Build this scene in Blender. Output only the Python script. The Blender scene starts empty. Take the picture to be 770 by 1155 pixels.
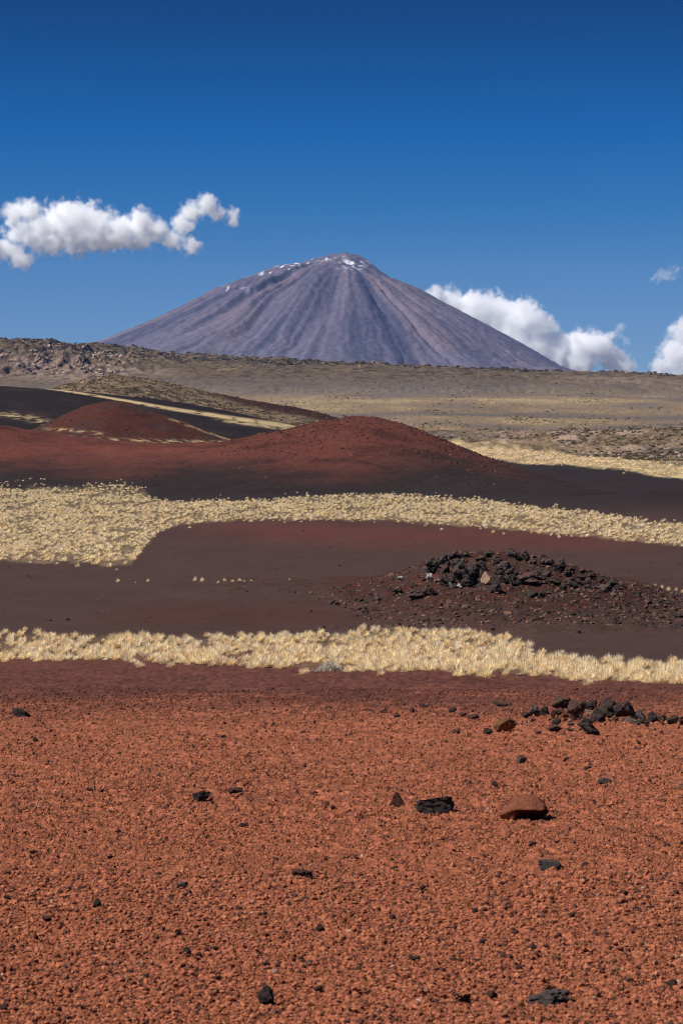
import bpy, bmesh, math, random
import numpy as np
from mathutils import Vector, noise as mnoise

random.seed(7)
RNG = np.random.default_rng(11)
S = bpy.context.scene
COL = S.collection
R = math.radians

# ------------------------------------------------------------------ camera numbers
F, CX, HY = 2400.0, 385.0, 475.0        # focal length in photo pixels, principal column, eye-level row

# ------------------------------------------------------------------ numpy noise
def _h(ix, iy, seed):
    ix = ix.astype(np.int64).astype(np.uint32); iy = iy.astype(np.int64).astype(np.uint32)
    h = ix * np.uint32(374761393) + iy * np.uint32(668265263) + np.uint32((seed * 2246822519) & 0xffffffff)
    h = (h ^ (h >> np.uint32(13))) * np.uint32(1274126177)
    h = (h ^ (h >> np.uint32(16))) * np.uint32(2246822519)
    h = h ^ (h >> np.uint32(15))
    return h.astype(np.float64) / 4294967295.0

def perlin(x, y, seed=0):
    x = np.asarray(x, float); y = np.asarray(y, float)
    x, y = np.broadcast_arrays(x, y)
    x0 = np.floor(x); y0 = np.floor(y); fx = x - x0; fy = y - y0
    u = fx * fx * fx * (fx * (fx * 6 - 15) + 10); v = fy * fy * fy * (fy * (fy * 6 - 15) + 10)
    def g(dx, dy):
        a = _h(x0 + dx, y0 + dy, seed) * 2 * np.pi
        return np.cos(a) * (fx - dx) + np.sin(a) * (fy - dy)
    a = g(0, 0); b = g(1, 0); c = g(0, 1); d = g(1, 1)
    return (a + (b - a) * u + (c - a) * v + (a - b - c + d) * u * v) * 1.5

def fbm(x, y, oct=4, seed=0, gain=.5, lac=2.03):
    s = 0; a = 1.0; t = 0
    for i in range(oct):
        s = s + a * perlin(np.asarray(x) * lac ** i + i * 17.3, np.asarray(y) * lac ** i - i * 9.1, seed + i)
        t += a; a *= gain
    return s / t * 1.4

def ridged(x, y, oct=4, seed=0):
    s = 0; a = 1.0; t = 0
    for i in range(oct):
        s = s + a * (1 - np.abs(perlin(np.asarray(x) * 2.07 ** i + i * 7.7, np.asarray(y) * 2.07 ** i, seed + i)) * 1.6)
        t += a; a *= .5
    return s / t

def worley(x, y, seed=0):
    """nearest jittered cell point: distance, two random numbers of the cell"""
    x = np.asarray(x, float); y = np.asarray(y, float)
    x0 = np.floor(x); y0 = np.floor(y)
    best = np.full(x.shape, 9.0); r1 = np.zeros(x.shape); r2 = np.zeros(x.shape)
    for dx in (-1, 0, 1):
        for dy in (-1, 0, 1):
            cx = x0 + dx; cy = y0 + dy
            px = cx + _h(cx, cy, seed); py = cy + _h(cx, cy, seed + 101)
            d = (px - x) ** 2 + (py - y) ** 2
            m = d < best
            best = np.where(m, d, best)
            r1 = np.where(m, _h(cx, cy, seed + 202), r1); r2 = np.where(m, _h(cx, cy, seed + 303), r2)
    return np.sqrt(best), r1, r2

def sstep(a, b, x):
    t = np.clip((np.asarray(x, float) - a) / (b - a), 0, 1)
    return t * t * (3 - 2 * t)

def lerp3(a, b, t):
    t = np.asarray(t)[..., None]
    return np.asarray(a) * (1 - t) + np.asarray(b) * t

def pl(pts):
    """polyline -> function with straight extrapolation, lightly rounded"""
    xs = np.array([p[0] for p in pts], float); ys = np.array([p[1] for p in pts], float)
    s0 = (ys[1] - ys[0]) / (xs[1] - xs[0]); s1 = (ys[-1] - ys[-2]) / (xs[-1] - xs[-2])
    def f0(x):
        r = np.interp(x, xs, ys)
        r = np.where(x < xs[0], ys[0] + (x - xs[0]) * s0, r)
        return np.where(x > xs[-1], ys[-1] + (x - xs[-1]) * s1, r)
    def f(x, k=7.0):
        x = np.asarray(x, float)
        return (f0(x - k) + f0(x + k) + f0(x - k * .5) + f0(x + k * .5) + 2 * f0(x)) / 6
    return f

# ------------------------------------------------------------------ mesh / tagging helpers
def tag(o, label=None, cat=None, group=None, kind=None):
    for k, v in (('label', label), ('category', cat), ('group', group), ('kind', kind)):
        if v: o[k] = v
    return o

def mesh_np(name, V, faces, mat, col=None, smooth=False):
    """faces: (n,k) array, k = 3 or 4"""
    V = np.asarray(V, np.float32); faces = np.asarray(faces, np.int32)
    me = bpy.data.meshes.new(name)
    n, k = faces.shape
    me.vertices.add(len(V)); me.vertices.foreach_set('co', V.ravel())
    me.loops.add(n * k); me.loops.foreach_set('vertex_index', faces.ravel())
    me.polygons.add(n)
    me.polygons.foreach_set('loop_start', np.arange(n, dtype=np.int32) * k)
    me.polygons.foreach_set('use_smooth', np.full(n, bool(smooth)))
    me.update(calc_edges=True)
    if col is not None:
        at = me.color_attributes.new('soil', 'FLOAT_COLOR', 'POINT')
        c = np.ones((len(V), 4), np.float32); c[:, :3] = np.clip(col, 0, 1)
        at.data.foreach_set('color', c.ravel())
    if mat: me.materials.append(mat)
    return me

def link(name, me, kind=None, label=None, cat=None, group=None):
    o = bpy.data.objects.new(name, me); COL.objects.link(o)
    return tag(o, label, cat, group, kind)

def grid_faces(nr, nc):
    i = np.arange(nr - 1)[:, None] * nc + np.arange(nc - 1)[None, :]
    return np.stack([i, i + 1, i + nc + 1, i + nc], -1).reshape(-1, 4)

# ------------------------------------------------------------------ materials
def new_mat(name):
    m = bpy.data.materials.new(name); m.use_nodes = True
    nt = m.node_tree
    b = nt.nodes['Principled BSDF']
    b.inputs['Specular IOR Level'].default_value = .15
    b.inputs['Roughness'].default_value = .95
    return m, nt, b

def N(nt, t, **kw):
    n = nt.nodes.new(t)
    for k, v in kw.items(): setattr(n, k, v)
    return n

def soil_mat(name, scale=18.0, amount=.35, bump=.02, bscale=None, spec=.1):
    """earth whose kinds (ash, scoria, dry plain) come from the mesh attribute, with grain on top"""
    m, nt, b = new_mat(name)
    b.inputs['Specular IOR Level'].default_value = spec
    at = N(nt, 'ShaderNodeVertexColor', layer_name='soil')
    geo = N(nt, 'ShaderNodeNewGeometry')
    n1 = N(nt, 'ShaderNodeTexNoise'); n1.inputs['Scale'].default_value = scale
    n1.inputs['Detail'].default_value = 6; n1.inputs['Roughness'].default_value = .7
    nt.links.new(geo.outputs['Position'], n1.inputs['Vector'])
    mr = N(nt, 'ShaderNodeMapRange'); mr.inputs['From Min'].default_value = .3; mr.inputs['From Max'].default_value = .7
    mr.inputs['To Min'].default_value = .89 * (1 - amount); mr.inputs['To Max'].default_value = .89 * (1 + amount)
    nt.links.new(n1.outputs['Fac'], mr.inputs['Value'])
    mx = N(nt, 'ShaderNodeVectorMath', operation='SCALE')
    nt.links.new(at.outputs['Color'], mx.inputs[0]); nt.links.new(mr.outputs['Result'], mx.inputs['Scale'])
    nt.links.new(mx.outputs['Vector'], b.inputs['Base Color'])
    if bump:
        n2 = N(nt, 'ShaderNodeTexNoise'); n2.inputs['Scale'].default_value = bscale or scale * 2
        n2.inputs['Detail'].default_value = 5; n2.inputs['Roughness'].default_value = .7
        nt.links.new(geo.outputs['Position'], n2.inputs['Vector'])
        bp = N(nt, 'ShaderNodeBump'); bp.inputs['Distance'].default_value = bump; bp.inputs['Strength'].default_value = 1
        nt.links.new(n2.outputs['Fac'], bp.inputs['Height']); nt.links.new(bp.outputs['Normal'], b.inputs['Normal'])
    return m

def rock_mat(name, c1, c2, dust=(.20, .062, .03), dust_amt=.5, spec=.25, nscale=3.5):
    m, nt, b = new_mat(name)
    b.inputs['Specular IOR Level'].default_value = spec
    b.inputs['Roughness'].default_value = .75
    tc = N(nt, 'ShaderNodeTexCoord'); geo = N(nt, 'ShaderNodeNewGeometry'); inf = N(nt, 'ShaderNodeObjectInfo')
    n1 = N(nt, 'ShaderNodeTexNoise'); n1.inputs['Scale'].default_value = nscale; n1.inputs['Detail'].default_value = 8
    n1.inputs['Roughness'].default_value = .65
    nt.links.new(tc.outputs['Object'], n1.inputs['Vector'])
    cr = N(nt, 'ShaderNodeValToRGB')
    cr.color_ramp.elements[0].position = .35; cr.color_ramp.elements[0].color = (*c1, 1)
    cr.color_ramp.elements[1].position = .68; cr.color_ramp.elements[1].color = (*c2, 1)
    nt.links.new(n1.outputs['Fac'], cr.inputs['Fac'])
    # per-stone tint
    mr = N(nt, 'ShaderNodeMapRange'); mr.inputs['To Min'].default_value = .75; mr.inputs['To Max'].default_value = 1.25
    nt.links.new(inf.outputs['Random'], mr.inputs['Value'])
    vs = N(nt, 'ShaderNodeVectorMath', operation='SCALE')
    nt.links.new(cr.outputs['Color'], vs.inputs[0]); nt.links.new(mr.outputs['Result'], vs.inputs['Scale'])
    # red dust that has settled on upward faces, in patches
    sp = N(nt, 'ShaderNodeSeparateXYZ'); nt.links.new(geo.outputs['Normal'], sp.inputs[0])
    n2 = N(nt, 'ShaderNodeTexNoise'); n2.inputs['Scale'].default_value = nscale * 1.7; n2.inputs['Detail'].default_value = 5
    nt.links.new(tc.outputs['Object'], n2.inputs['Vector'])
    ad = N(nt, 'ShaderNodeMath', operation='ADD'); nt.links.new(sp.outputs['Z'], ad.inputs[0]); nt.links.new(n2.outputs['Fac'], ad.inputs[1])
    m2 = N(nt, 'ShaderNodeMapRange'); m2.inputs['From Min'].default_value = 1.1; m2.inputs['From Max'].default_value = 1.5
    m2.inputs['To Max'].default_value = dust_amt
    nt.links.new(ad.outputs[0], m2.inputs['Value'])
    mx = N(nt, 'ShaderNodeMix', data_type='RGBA'); nt.links.new(m2.outputs['Result'], mx.inputs['Factor'])
    nt.links.new(vs.outputs['Vector'], mx.inputs['A']); mx.inputs['B'].default_value = (*dust, 1)
    nt.links.new(mx.outputs['Result'], b.inputs['Base Color'])
    n3 = N(nt, 'ShaderNodeTexNoise'); n3.inputs['Scale'].default_value = nscale * 4; n3.inputs['Detail'].default_value = 6
    n3.inputs['Roughness'].default_value = .7
    nt.links.new(tc.outputs['Object'], n3.inputs['Vector'])
    bp = N(nt, 'ShaderNodeBump'); bp.inputs['Distance'].default_value = .06; bp.inputs['Strength'].default_value = .8
    nt.links.new(n3.outputs['Fac'], bp.inputs['Height']); nt.links.new(bp.outputs['Normal'], b.inputs['Normal'])
    return m

def attr_mat(name, rough=.9, translucent=0.0, var=.0):
    m, nt, b = new_mat(name)
    b.inputs['Roughness'].default_value = rough
    at = N(nt, 'ShaderNodeVertexColor', layer_name='soil')
    src = at.outputs['Color']
    if var:
        inf = N(nt, 'ShaderNodeObjectInfo'); mr = N(nt, 'ShaderNodeMapRange')
        mr.inputs['To Min'].default_value = 1 - var; mr.inputs['To Max'].default_value = 1 + var
        nt.links.new(inf.outputs['Random'], mr.inputs['Value'])
        vs = N(nt, 'ShaderNodeVectorMath', operation='SCALE')
        nt.links.new(src, vs.inputs[0]); nt.links.new(mr.outputs['Result'], vs.inputs['Scale']); src = vs.outputs['Vector']
    nt.links.new(src, b.inputs['Base Color'])
    if translucent:
        t = N(nt, 'ShaderNodeBsdfTranslucent'); nt.links.new(src, t.inputs['Color'])
        mx = N(nt, 'ShaderNodeMixShader'); mx.inputs[0].default_value = translucent
        nt.links.new(b.outputs[0], mx.inputs[1]); nt.links.new(t.outputs[0], mx.inputs[2])
        nt.links.new(mx.outputs[0], nt.nodes['Material Output'].inputs['Surface'])
    return m

M_ground = soil_mat('volcanic_soil', 40, .3, .004, 110)
M_hill = soil_mat('scoria', 1.3, .3, .12, 1.6)
M_far = soil_mat('dry_upland', .16, .34, 2.2, .10)
M_volc = soil_mat('mountain_scree', .05, .22, 7.0, .03)
M_lava = rock_mat('black_lava', (.013, .0105, .0105), (.064, .048, .042), dust_amt=.42)
M_lavabrown = rock_mat('brown_lava', (.035, .020, .016), (.11, .062, .046), dust_amt=.5)
M_rust = rock_mat('rust_scoria', (.20, .066, .036), (.37, .13, .07), dust=(.30, .10, .055), dust_amt=.6, spec=.12)
M_redbrown = rock_mat('reddish_brown_scoria', (.085, .036, .025), (.20, .085, .055), dust_amt=.5, spec=.12)
M_grey = rock_mat('grey_basalt', (.05, .043, .042), (.16, .14, .13), dust_amt=.25)
M_pale = rock_mat('pale_rock', (.30, .27, .22), (.62, .57, .48), dust_amt=.1)
M_tan = rock_mat('tan_rock', (.22, .13, .085), (.45, .30, .20), dust_amt=.2)
M_lichen = rock_mat('brown_crusted_rock', (.14, .065, .03), (.26, .13, .06), dust_amt=.2, spec=.1, nscale=7)
M_straw = attr_mat('straw', .85, .45, .12)
M_scrub = attr_mat('scrub', .9, .15)
M_peb = attr_mat('scoria_gravel', .95)
M_snow, _nt, _b = new_mat('snow'); _b.inputs['Base Color'].default_value = (.85, .87, .9, 1)

# ------------------------------------------------------------------ the lie of the land
_T = np.array([  # row of the photo along the middle -> distance of the ground there
    (1290, 4.2), (1155, 6.0), (1000, 9.2), (908, 13.5), (850, 19), (800, 29), (775, 41), (760, 54), (740, 67), (700, 88), (660, 120),
    (620, 168), (585, 232), (560, 300), (545, 360), (530, 450), (510, 650), (490, 960), (475, 1300), (460, 1750), (448, 2150), (440, 2500)], float)
_rows = np.arange(1290, 439.9, -.5)
_ly = np.interp(-_rows, -_T[:, 0], np.log(_T[:, 1]))
for _ in range(3):
    k = np.ones(41) / 41
    _ly = np.convolve(np.pad(_ly, 20, mode='reflect', reflect_type='odd'), k, 'valid')
_Yt = np.exp(_ly); _Zt = -(_rows - HY) / F * _Yt
_Yall = np.concatenate([[-60, 0, 2.5], _Yt, [2900, 3300, 6000, 16000]])
_Zall = np.concatenate([[_Zt[0] + .25, _Zt[0] + .2, _Zt[0] + .1], _Zt, [43, 46, 50, 40]])
def zbase(Y): return np.interp(Y, _Yall, _Zall)
def rowY(py): return np.interp(-np.asarray(py, float), -_rows, _Yt)
def Yrow(Y): return np.interp(Y, _Yt, _rows)

def Gz(x, Y):
    x = np.asarray(x, float); Y = np.asarray(Y, float)
    Yc = np.maximum(Y, 4)
    a = np.interp(Yc, [4, 60, 200, 800, 2000], [.0012, .0012, .0009, .0012, .0016])
    return zbase(Y) + a * Yc * fbm(x / Yc * 9 + 3.1, np.log(Yc) * 4, 3, 5)

def at(px, py):
    Y = float(rowY(py)); x = (px - CX) / F * Y
    X_ = x + np.array([0, .02, -.02, 0, 0, .05, -.05]); Y_ = Y + np.array([0, .03, -.03, .06, -.06, 0, 0])
    return x, Y, float(np.mean(Gz(X_, Y_) + micro(X_, Y_)[0]))

# soil colours (real colours of ash, scoria and straw)
RUST = np.array((.276, .090, .046)); RUSTD = np.array((.108, .038, .026)); PURP = np.array((.056, .030, .0245))
REDB = np.array((.101, .031, .0205)); ASH = np.array((.023, .0155, .0142)); BLACK = np.array((.016, .011, .0105))
STRAW = np.array((.57, .42, .225)); TAN = np.array((.228, .158, .094)); GREYB = np.array((.135, .108, .088)); OLIVE = np.array((.115, .077, .043))
PINK = np.array((.29, .20, .155))

B1t = pl([(0, 712), (60, 711), (130, 712), (200, 715), (260, 712), (330, 708), (420, 704), (470, 703), (540, 709), (580, 716), (612, 733), (660, 739), (770, 743)])
B1b = pl([(0, 746), (100, 747), (200, 750), (300, 752), (420, 758), (520, 760), (600, 763), (660, 767), (770, 772)])
B2t = pl([(0, 551), (100, 553), (160, 556), (176, 565), (200, 567), (300, 563), (350, 560), (430, 558), (500, 561), (560, 566), (640, 575), (700, 583), (770, 592)])
B2b = pl([(0, 631), (60, 635), (100, 634), (118, 638), (150, 637), (156, 630), (158, 621), (170, 611), (174, 604), (188, 596), (205, 591), (260, 587), (330, 586), (440, 586), (500, 590), (560, 596), (640, 603), (700, 610), (770, 616)])
B3t = pl([(440, 492), (505, 499), (560, 503), (640, 511), (700, 517), (770, 526)])
B3b = pl([(440, 497), (505, 510), (545, 517), (600, 523), (660, 527), (720, 533), (770, 541)])

def band(px, py, t, b, soft, seed):
    n = fbm(px / 24, py / 7, 3, seed) * soft * 1.6
    tt = t(px) + n; bb = b(px) + n
    return sstep(-soft, soft, py - tt) * sstep(-soft, soft, bb - py)

def ground_colour(x, Y):
    px = x / np.maximum(Y, 3) * F + CX; py = Yrow(Y)
    c = np.empty(x.shape + (3,)); c[:] = RUST
    n = fbm(px / 160, py / 14, 4, 21); n2 = fbm(px / 60, py / 5, 4, 22)
    # rust scoria -> darker strip in front of the grass -> dark purple ash hollow
    c = lerp3(c, RUSTD * .92, sstep(826, 772, py + n * 18) * .97)
    c = lerp3(c, PURP * 1.05, sstep(4, -6, py - (.6 * B1t(px) + .4 * B1b(px))))
    c = lerp3(c, REDB * .62, np.exp(-((py - 694 - n * 6) / 12) ** 2) * .6 * sstep(60, 200, px) * sstep(460, 330, px))
    c = lerp3(c, REDB * .95, np.exp(-((py - 603 - (px - 450) * .03 - n * 3) / 13) ** 2) * .8 * sstep(150, 330, px) * sstep(800, 620, px))
    c = lerp3(c, PURP * .72, sstep(.25, .7, n2) * sstep(712, 690, py) * sstep(575, 600, py) * .5)
    # black ash plain
    c = lerp3(c, ASH * 1.05, sstep(592, 560, py))
    # far plain
    far = sstep(0, 6, B3t(px) + 2 - py) * sstep(300, 480, px) + sstep(520, 505, py) * sstep(480, 300, px)
    far = np.clip(far, 0, 1) * sstep(430, 450, Y)
    s1 = fbm(px / 220 + 4, py / 7.5, 5, 31); s2 = fbm(px / 40, py / 4, 4, 32); s3 = fbm(px / 9, py / 3, 3, 33)
    pc = np.broadcast_to(TAN * .88, c.shape).copy()
    pc = lerp3(pc, GREYB * .95, sstep(-.1, .45, s1))
    pc = lerp3(pc, STRAW * .52, sstep(.12, .55, -s1 + s2 * .45 + s3 * .25) * .75 * sstep(428, 446, py))
    pc = lerp3(pc, OLIVE * .6, sstep(.1, .5, s3 + s2 * .3 - .1) * .6 * sstep(450, 480, py))
    pc = lerp3(pc, GREYB, sstep(452, 440, py) * .7)
    rk = sstep(484, 490, py + n * 2) * sstep(512, 505, py - (px - 700) * .05) * sstep(540, 640, px)
    pc = lerp3(pc, PINK, rk * sstep(-.1, .3, s3) * .75)
    pc = pc * (1 + .30 * fbm(px / 3.1, py / 1.3, 3, 34)[..., None])
    c = lerp3(c, pc, far)
    # straw litter under the grass
    litter = .55 + .45 * sstep(-.4, .3, fbm(px / 7, py / 3.4, 3, 41))
    c = lerp3(c, STRAW * .62, band(px, py, B2t, B2b, 1.6, 51) * (Y < 420) * (Y > 130) * litter * .38)
    c = lerp3(c, STRAW * .34, band(px, py - 6, B1t, lambda p: B1b(p) - 8, 1.5, 52) * (Y < 100) * (Y > 40) * litter * .4)
    c = lerp3(c, STRAW * .78, band(px, py, B3t, B3b, 1.6, 53) * (Y > 380) * (Y < 900) * (.6 + .4 * sstep(-.3, .2, s3 + s2)))
    c = c * (1 + .16 * n2[..., None] + .10 * n[..., None] + .16 * fbm(px / 5, py / 1.1, 3, 23)[..., None] * (Y > 50)[..., None])
    return c

# ------------------------------------------------------------------ ground sheet
Y0 = -9.0
ud = np.arange(-.225, .2251, .00050)
uo = .225 * np.geomspace(1.02, 24, 34)
U = np.concatenate([-uo[::-1], ud, uo])
rows = np.concatenate([np.arange(1285, 440, -.85)])
YR = np.concatenate([[-8.5, -4, -1, 1, 2.5, 3.4], rowY(rows), np.geomspace(2560, 15500, 26)])
YY, UU = np.meshgrid(YR, U, indexing='ij')
XX = UU * (YY - Y0)
ZZ = Gz(XX, YY)
CC = ground_colour(XX, YY)
# loose scoria grain: cells of three sizes, the coarse ones farther out
def micro(xs, ys):
    dz = np.zeros(np.shape(xs)); tint = np.ones(np.shape(xs)); dark = np.zeros(np.shape(xs))
    for cell, y0, y1, amp, seed in ((.013, -9, 13, .006, 61), (.026, 3, 26, .008, 62), (.055, 10, 52, .011, 63), (.12, 26, 90, .014, 64)):
        w = sstep(y0 - 2, y0 + 3, ys) * sstep(y1, y1 * .5, ys)
        d, r1, r2 = worley(xs / cell, ys / cell, seed)
        dz = dz + w * amp * np.clip(1 - d * d * 1.6, -.2, 1) * (r1 ** 2.2) * 1.4
        tint = tint + w * (r2 - .5) * .8
        dark = np.maximum(dark, w * (r2 > .955) * .8)
    # a few larger clods
    d, r1, r2 = worley(xs / .16, ys / .16, 65)
    dz = dz + .016 * np.clip(1 - d * d * 6, 0, 1) * (r1 > .7) * sstep(40, 20, ys)
    dz = dz + .006 * fbm(xs / .5, ys / .5, 4, 66) + .03 * fbm(xs / 2.6, ys / 2.6, 3, 67)
    fade = sstep(80, 50, ys) * (ys > 3)
    return dz * fade, tint, dark, fade
near = (YR > 3) & (YR < 82)
dz, tint, dark, fade = micro(XX[near], YY[near])
ZZ[near] += dz * (np.abs(UU[near]) < .226)
q = CC[near]; q = q * (1 + (np.clip(tint, .4, 1.7) - 1) * fade)[..., None]
CC[near] = q * (1 - dark * fade * .6)[..., None]
link('ground', mesh_np('ground', np.stack([XX, YY, ZZ], -1).reshape(-1, 3), grid_faces(len(YR), len(U)), M_ground, CC.reshape(-1, 3)), 'structure')


# ------------------------------------------------------------------ hills
class Hill:
    """a rounded ridge: crest line (photo columns, rows at distance Yc), front foot rows, back width"""
    def __init__(s, crest, Yc, front, back, p_front=1.5, rough=0.0, rscale=1.0, seed=0, rim=0.0):
        s.crest, s.Yc, s.front, s.back, s.p = pl(crest), Yc, front, back, p_front
        s.rough, s.rs, s.seed, s.rim = rough, rscale, seed, rim
        s.blend = .0035 * Yc
    def z(s, x, Y):
        px = x / s.Yc * F + CX
        zc = -(s.crest(px) - HY) / F * s.Yc
        g = Gz(x, Y); h = np.maximum(zc - zbase(s.Yc), -3 * s.Yc / F)
        fr = s.front(px) if callable(s.front) else s.front
        t = np.where(Y < s.Yc, (s.Yc - Y) / fr, (Y - s.Yc) / s.back)
        t = np.clip(t, 0, 1)
        bell = (.5 + .5 * np.cos(np.pi * t ** (1 / s.p) if s.p > 1 else np.pi * t))
        lin = 1 - t
        prof = (1 - s.rim) * bell + s.rim * np.clip(lin, 0, 1)
        # height above a straight line between foot and crest, so the crest keeps its row
        base = np.where(Y < s.Yc, g, np.minimum(g, zc))
        edge = .012 * s.Yc * sstep(.8, 1, t) * .15
        zz = g * (1 - prof) + (zbase(s.Yc) + h) * prof - edge
        if s.rough:
            zz = zz + s.rough * (fbm(x / s.rs, Y / s.rs, 5, s.seed, .55)) * sstep(1, .8, t)
        return zz
    def mesh(s, name, x0, x1, nx, ny, mat, colour, fmax):
        ux = np.linspace((x0 - CX) / F, (x1 - CX) / F, nx)
        tf = np.linspace(0, 1, ny) ** .9
        YR = np.concatenate([s.Yc - fmax * (1 - tf), s.Yc + s.back * np.linspace(0, 1, ny // 3)[1:]])
        YY, UU = np.meshgrid(YR, ux, indexing='ij')
        X = UU * s.Yc
        Z = s.z(X, YY)
        px = X / YY * F + CX; py = HY - Z / YY * F
        hf = (Z - Gz(X, YY))
        C = colour(X, YY, Z, px, py, hf)
        C = lerp3(ground_colour(X, YY), C, sstep(0, s.blend, hf))
        o = link(name, mesh_np(name, np.stack([X, YY, Z], -1).reshape(-1, 3), grid_faces(len(YR), nx), mat, C.reshape(-1, 3), True), 'structure')
        return o

# main red hill
foot = pl([(-300, 549), (0, 551), (160, 556), (200, 566), (300, 562), (430, 557), (520, 561), (600, 569), (700, 580)])
red = Hill([(-400, 470), (-150, 474), (0, 480), (60, 490), (120, 497), (180, 501), (240, 500), (285, 492), (330, 482), (365, 475), (400, 470), (425, 471), (455, 478),
            (485, 489), (520, 504), (560, 521), (600, 534), (650, 545), (720, 556), (820, 566)], 430, lambda px: np.clip(430 - rowY(foot(px)), 60, 160), 150, 1.25, .55, 9, 71, .45)
def red_col(X, Y, Z, px, py, hf):
    n = fbm(X / 16, Y / 16, 5, 72); f = fbm(X / 2.2, Y / 2.2, 4, 73)
    cr = red.crest(X / 430 * F + CX)
    low = pl([(-200, 520), (0, 522), (150, 527), (260, 520), (340, 530), (400, 533), (450, 519), (500, 512), (560, 522), (700, 540)])(px)
    k = sstep(-25, 25, py - low + n * 12)
    top = lerp3(np.broadcast_to(REDB * 1.02, X.shape + (3,)), REDB * .62, sstep(0, .5, n))
    # coarse dark scoria crust scattered over the crown and its shoulder
    crust = sstep(.12, .45, f) * sstep(34, 4, py - cr + n * 10) * sstep(270, 330, px)
    top = lerp3(top, RUSTD * .42, crust * .75)
    top = lerp3(top, REDB * 1.5, np.exp(-((py - 513 - n * 8) / 9) ** 2) * sstep(320, 200, px) * .55)
    return lerp3(top, ASH * 1.0, k) * (1 + .12 * f[..., None])
red.mesh('red_hill', -420, 830, 760, 260, M_hill, red_col, 160)

# lower red hill behind it
small = Hill([(-60, 500), (20, 492), (50, 480), (75, 467), (100, 457), (122, 452.5), (140, 453), (165, 460), (200, 473), (230, 485), (262, 497), (300, 508)], 560, 95, 90, 1.1, .6, 9, 74, .5)
def small_col(X, Y, Z, px, py, hf):
    n = fbm(X / 12, Y / 12, 5, 75); f = fbm(X / 2.5, Y / 2.5, 4, 76)
    c = lerp3(np.broadcast_to(REDB * .66, X.shape + (3,)), PURP * .8, sstep(-.1, .5, n + f * .4))
    edge = pl([(150, 458), (190, 471), (255, 494), (300, 510)])(px)
    c = lerp3(c, STRAW * .7, np.exp(-((py - edge - 1) / 1.3) ** 2) * sstep(180, 200, px) * sstep(-.3, .2, f) * .8)
    lo = pl([(0, 488), (60, 492), (110, 496), (250, 499)])(px)
    c = lerp3(c, STRAW * .75, np.exp(-((py - lo) / 2.0) ** 2) * sstep(-.2, .25, f) * .8)
    l2 = pl([(40, 483), (80, 485), (120, 490)])(px)
    c = lerp3(c, STRAW * .7, np.exp(-((py - l2) / 1.6) ** 2) * sstep(45, 60, px) * sstep(125, 110, px) * sstep(-.2, .2, f) * .8)
    return c
small.mesh('low_red_hill', -80, 330, 420, 150, M_hill, small_col, 95)

# black ash hill
black = Hill([(-400, 420), (-150, 429), (0, 435), (60, 439), (125, 445), (170, 449), (210, 455), (260, 464), (310, 475), (345, 484), (400, 495), (460, 510)], 780, 170, 160, 1.2, .5, 20, 77, .4)
strip = pl([(60, 439), (100, 445), (130, 450), (200, 462), (270, 473), (345, 483), (400, 490)])
strip2 = pl([(180, 462), (240, 473), (300, 481), (345, 487)])
def black_col(X, Y, Z, px, py, hf):
    n = fbm(X / 25, Y / 25, 5, 78); f = fbm(X / 4, Y / 4, 3, 79)
    c = np.broadcast_to(BLACK, X.shape + (3,)) * (1 + .25 * n[..., None])
    c = lerp3(c, PURP * .8, sstep(.15, .6, n) * .4)
    w = np.interp(px, [60, 140, 300], [1.0, 1.5, 2.6])
    c = lerp3(c, STRAW * .8, np.exp(-((py - strip(px) - n * .5) / w) ** 4) * sstep(-.7, -.2, f) )
    c = lerp3(c, STRAW * .8, np.exp(-((py - strip2(px)) / 1.5) ** 2) * sstep(235, 270, px) * sstep(-.5, 0, f))
    y0 = pl([(0, 466), (30, 471), (70, 480)])(px)
    c = lerp3(c, STRAW * .65, np.exp(-((py - y0) / 3.2) ** 2) * sstep(90, 40, px) * sstep(-.15, .3, f))
    return c
black.mesh('black_hill', -420, 470, 520, 150, M_hill, black_col, 170)

# scrubby tan hill
scrubh = Hill([(-60, 470), (20, 452), (62, 440), (95, 429), (122, 423), (150, 424), (195, 433), (240, 444), (300, 455), (345, 463), (372, 470), (420, 481), (500, 495)], 1150, 260, 240, 1.0, 2.0, 28, 80, .5)
def scrub_col(X, Y, Z, px, py, hf):
    n = fbm(X / 40, Y / 40, 5, 81); f = fbm(X / 6, Y / 6, 4, 82)
    c = lerp3(np.broadcast_to(TAN * .70, X.shape + (3,)), OLIVE * .55, sstep(-.1, .4, f + n * .5))
    c = lerp3(c, STRAW * .42, sstep(.2, .6, -f + n * .4) * .5)
    cr = scrubh.crest(X / 1150 * F + CX)
    d = py - cr
    c = lerp3(c, RUSTD * .38, sstep(9.5, 5.5, d + np.interp(px, [235, 300, 370], [7, 1, 2]) + n) * sstep(225, 262, px))
    return c
scrubh.mesh('scrub_hill', -100, 520, 460, 140, M_far, scrub_col, 260)

# broken rock ledge across the plain
ledge = Hill([(430, 506), (500, 500), (560, 495), (610, 491), (650, 487), (690, 489), (740, 486), (800, 484), (900, 482), (1100, 480)], 800, 150, 260, 1.0, 2.6, 16, 110, .6)
def ledge_col(X, Y, Z, px, py, hf):
    n = fbm(X / 22, Y / 30, 5, 111); f = fbm(X / 4.5, Y / 8, 4, 112)
    c = lerp3(np.broadcast_to(TAN * .8, X.shape + (3,)), PINK, sstep(-.15, .3, n + f * .3))
    c = lerp3(c, np.array((.05, .038, .030)), sstep(.12, .42, f + n * .3) * .85)
    c = lerp3(c, OLIVE * .7, sstep(.1, .45, -n + f * .4) * .7)
    return c
ledge.mesh('rock_ledge_hill', 430, 1100, 620, 120, M_far, ledge_col, 150)

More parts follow.
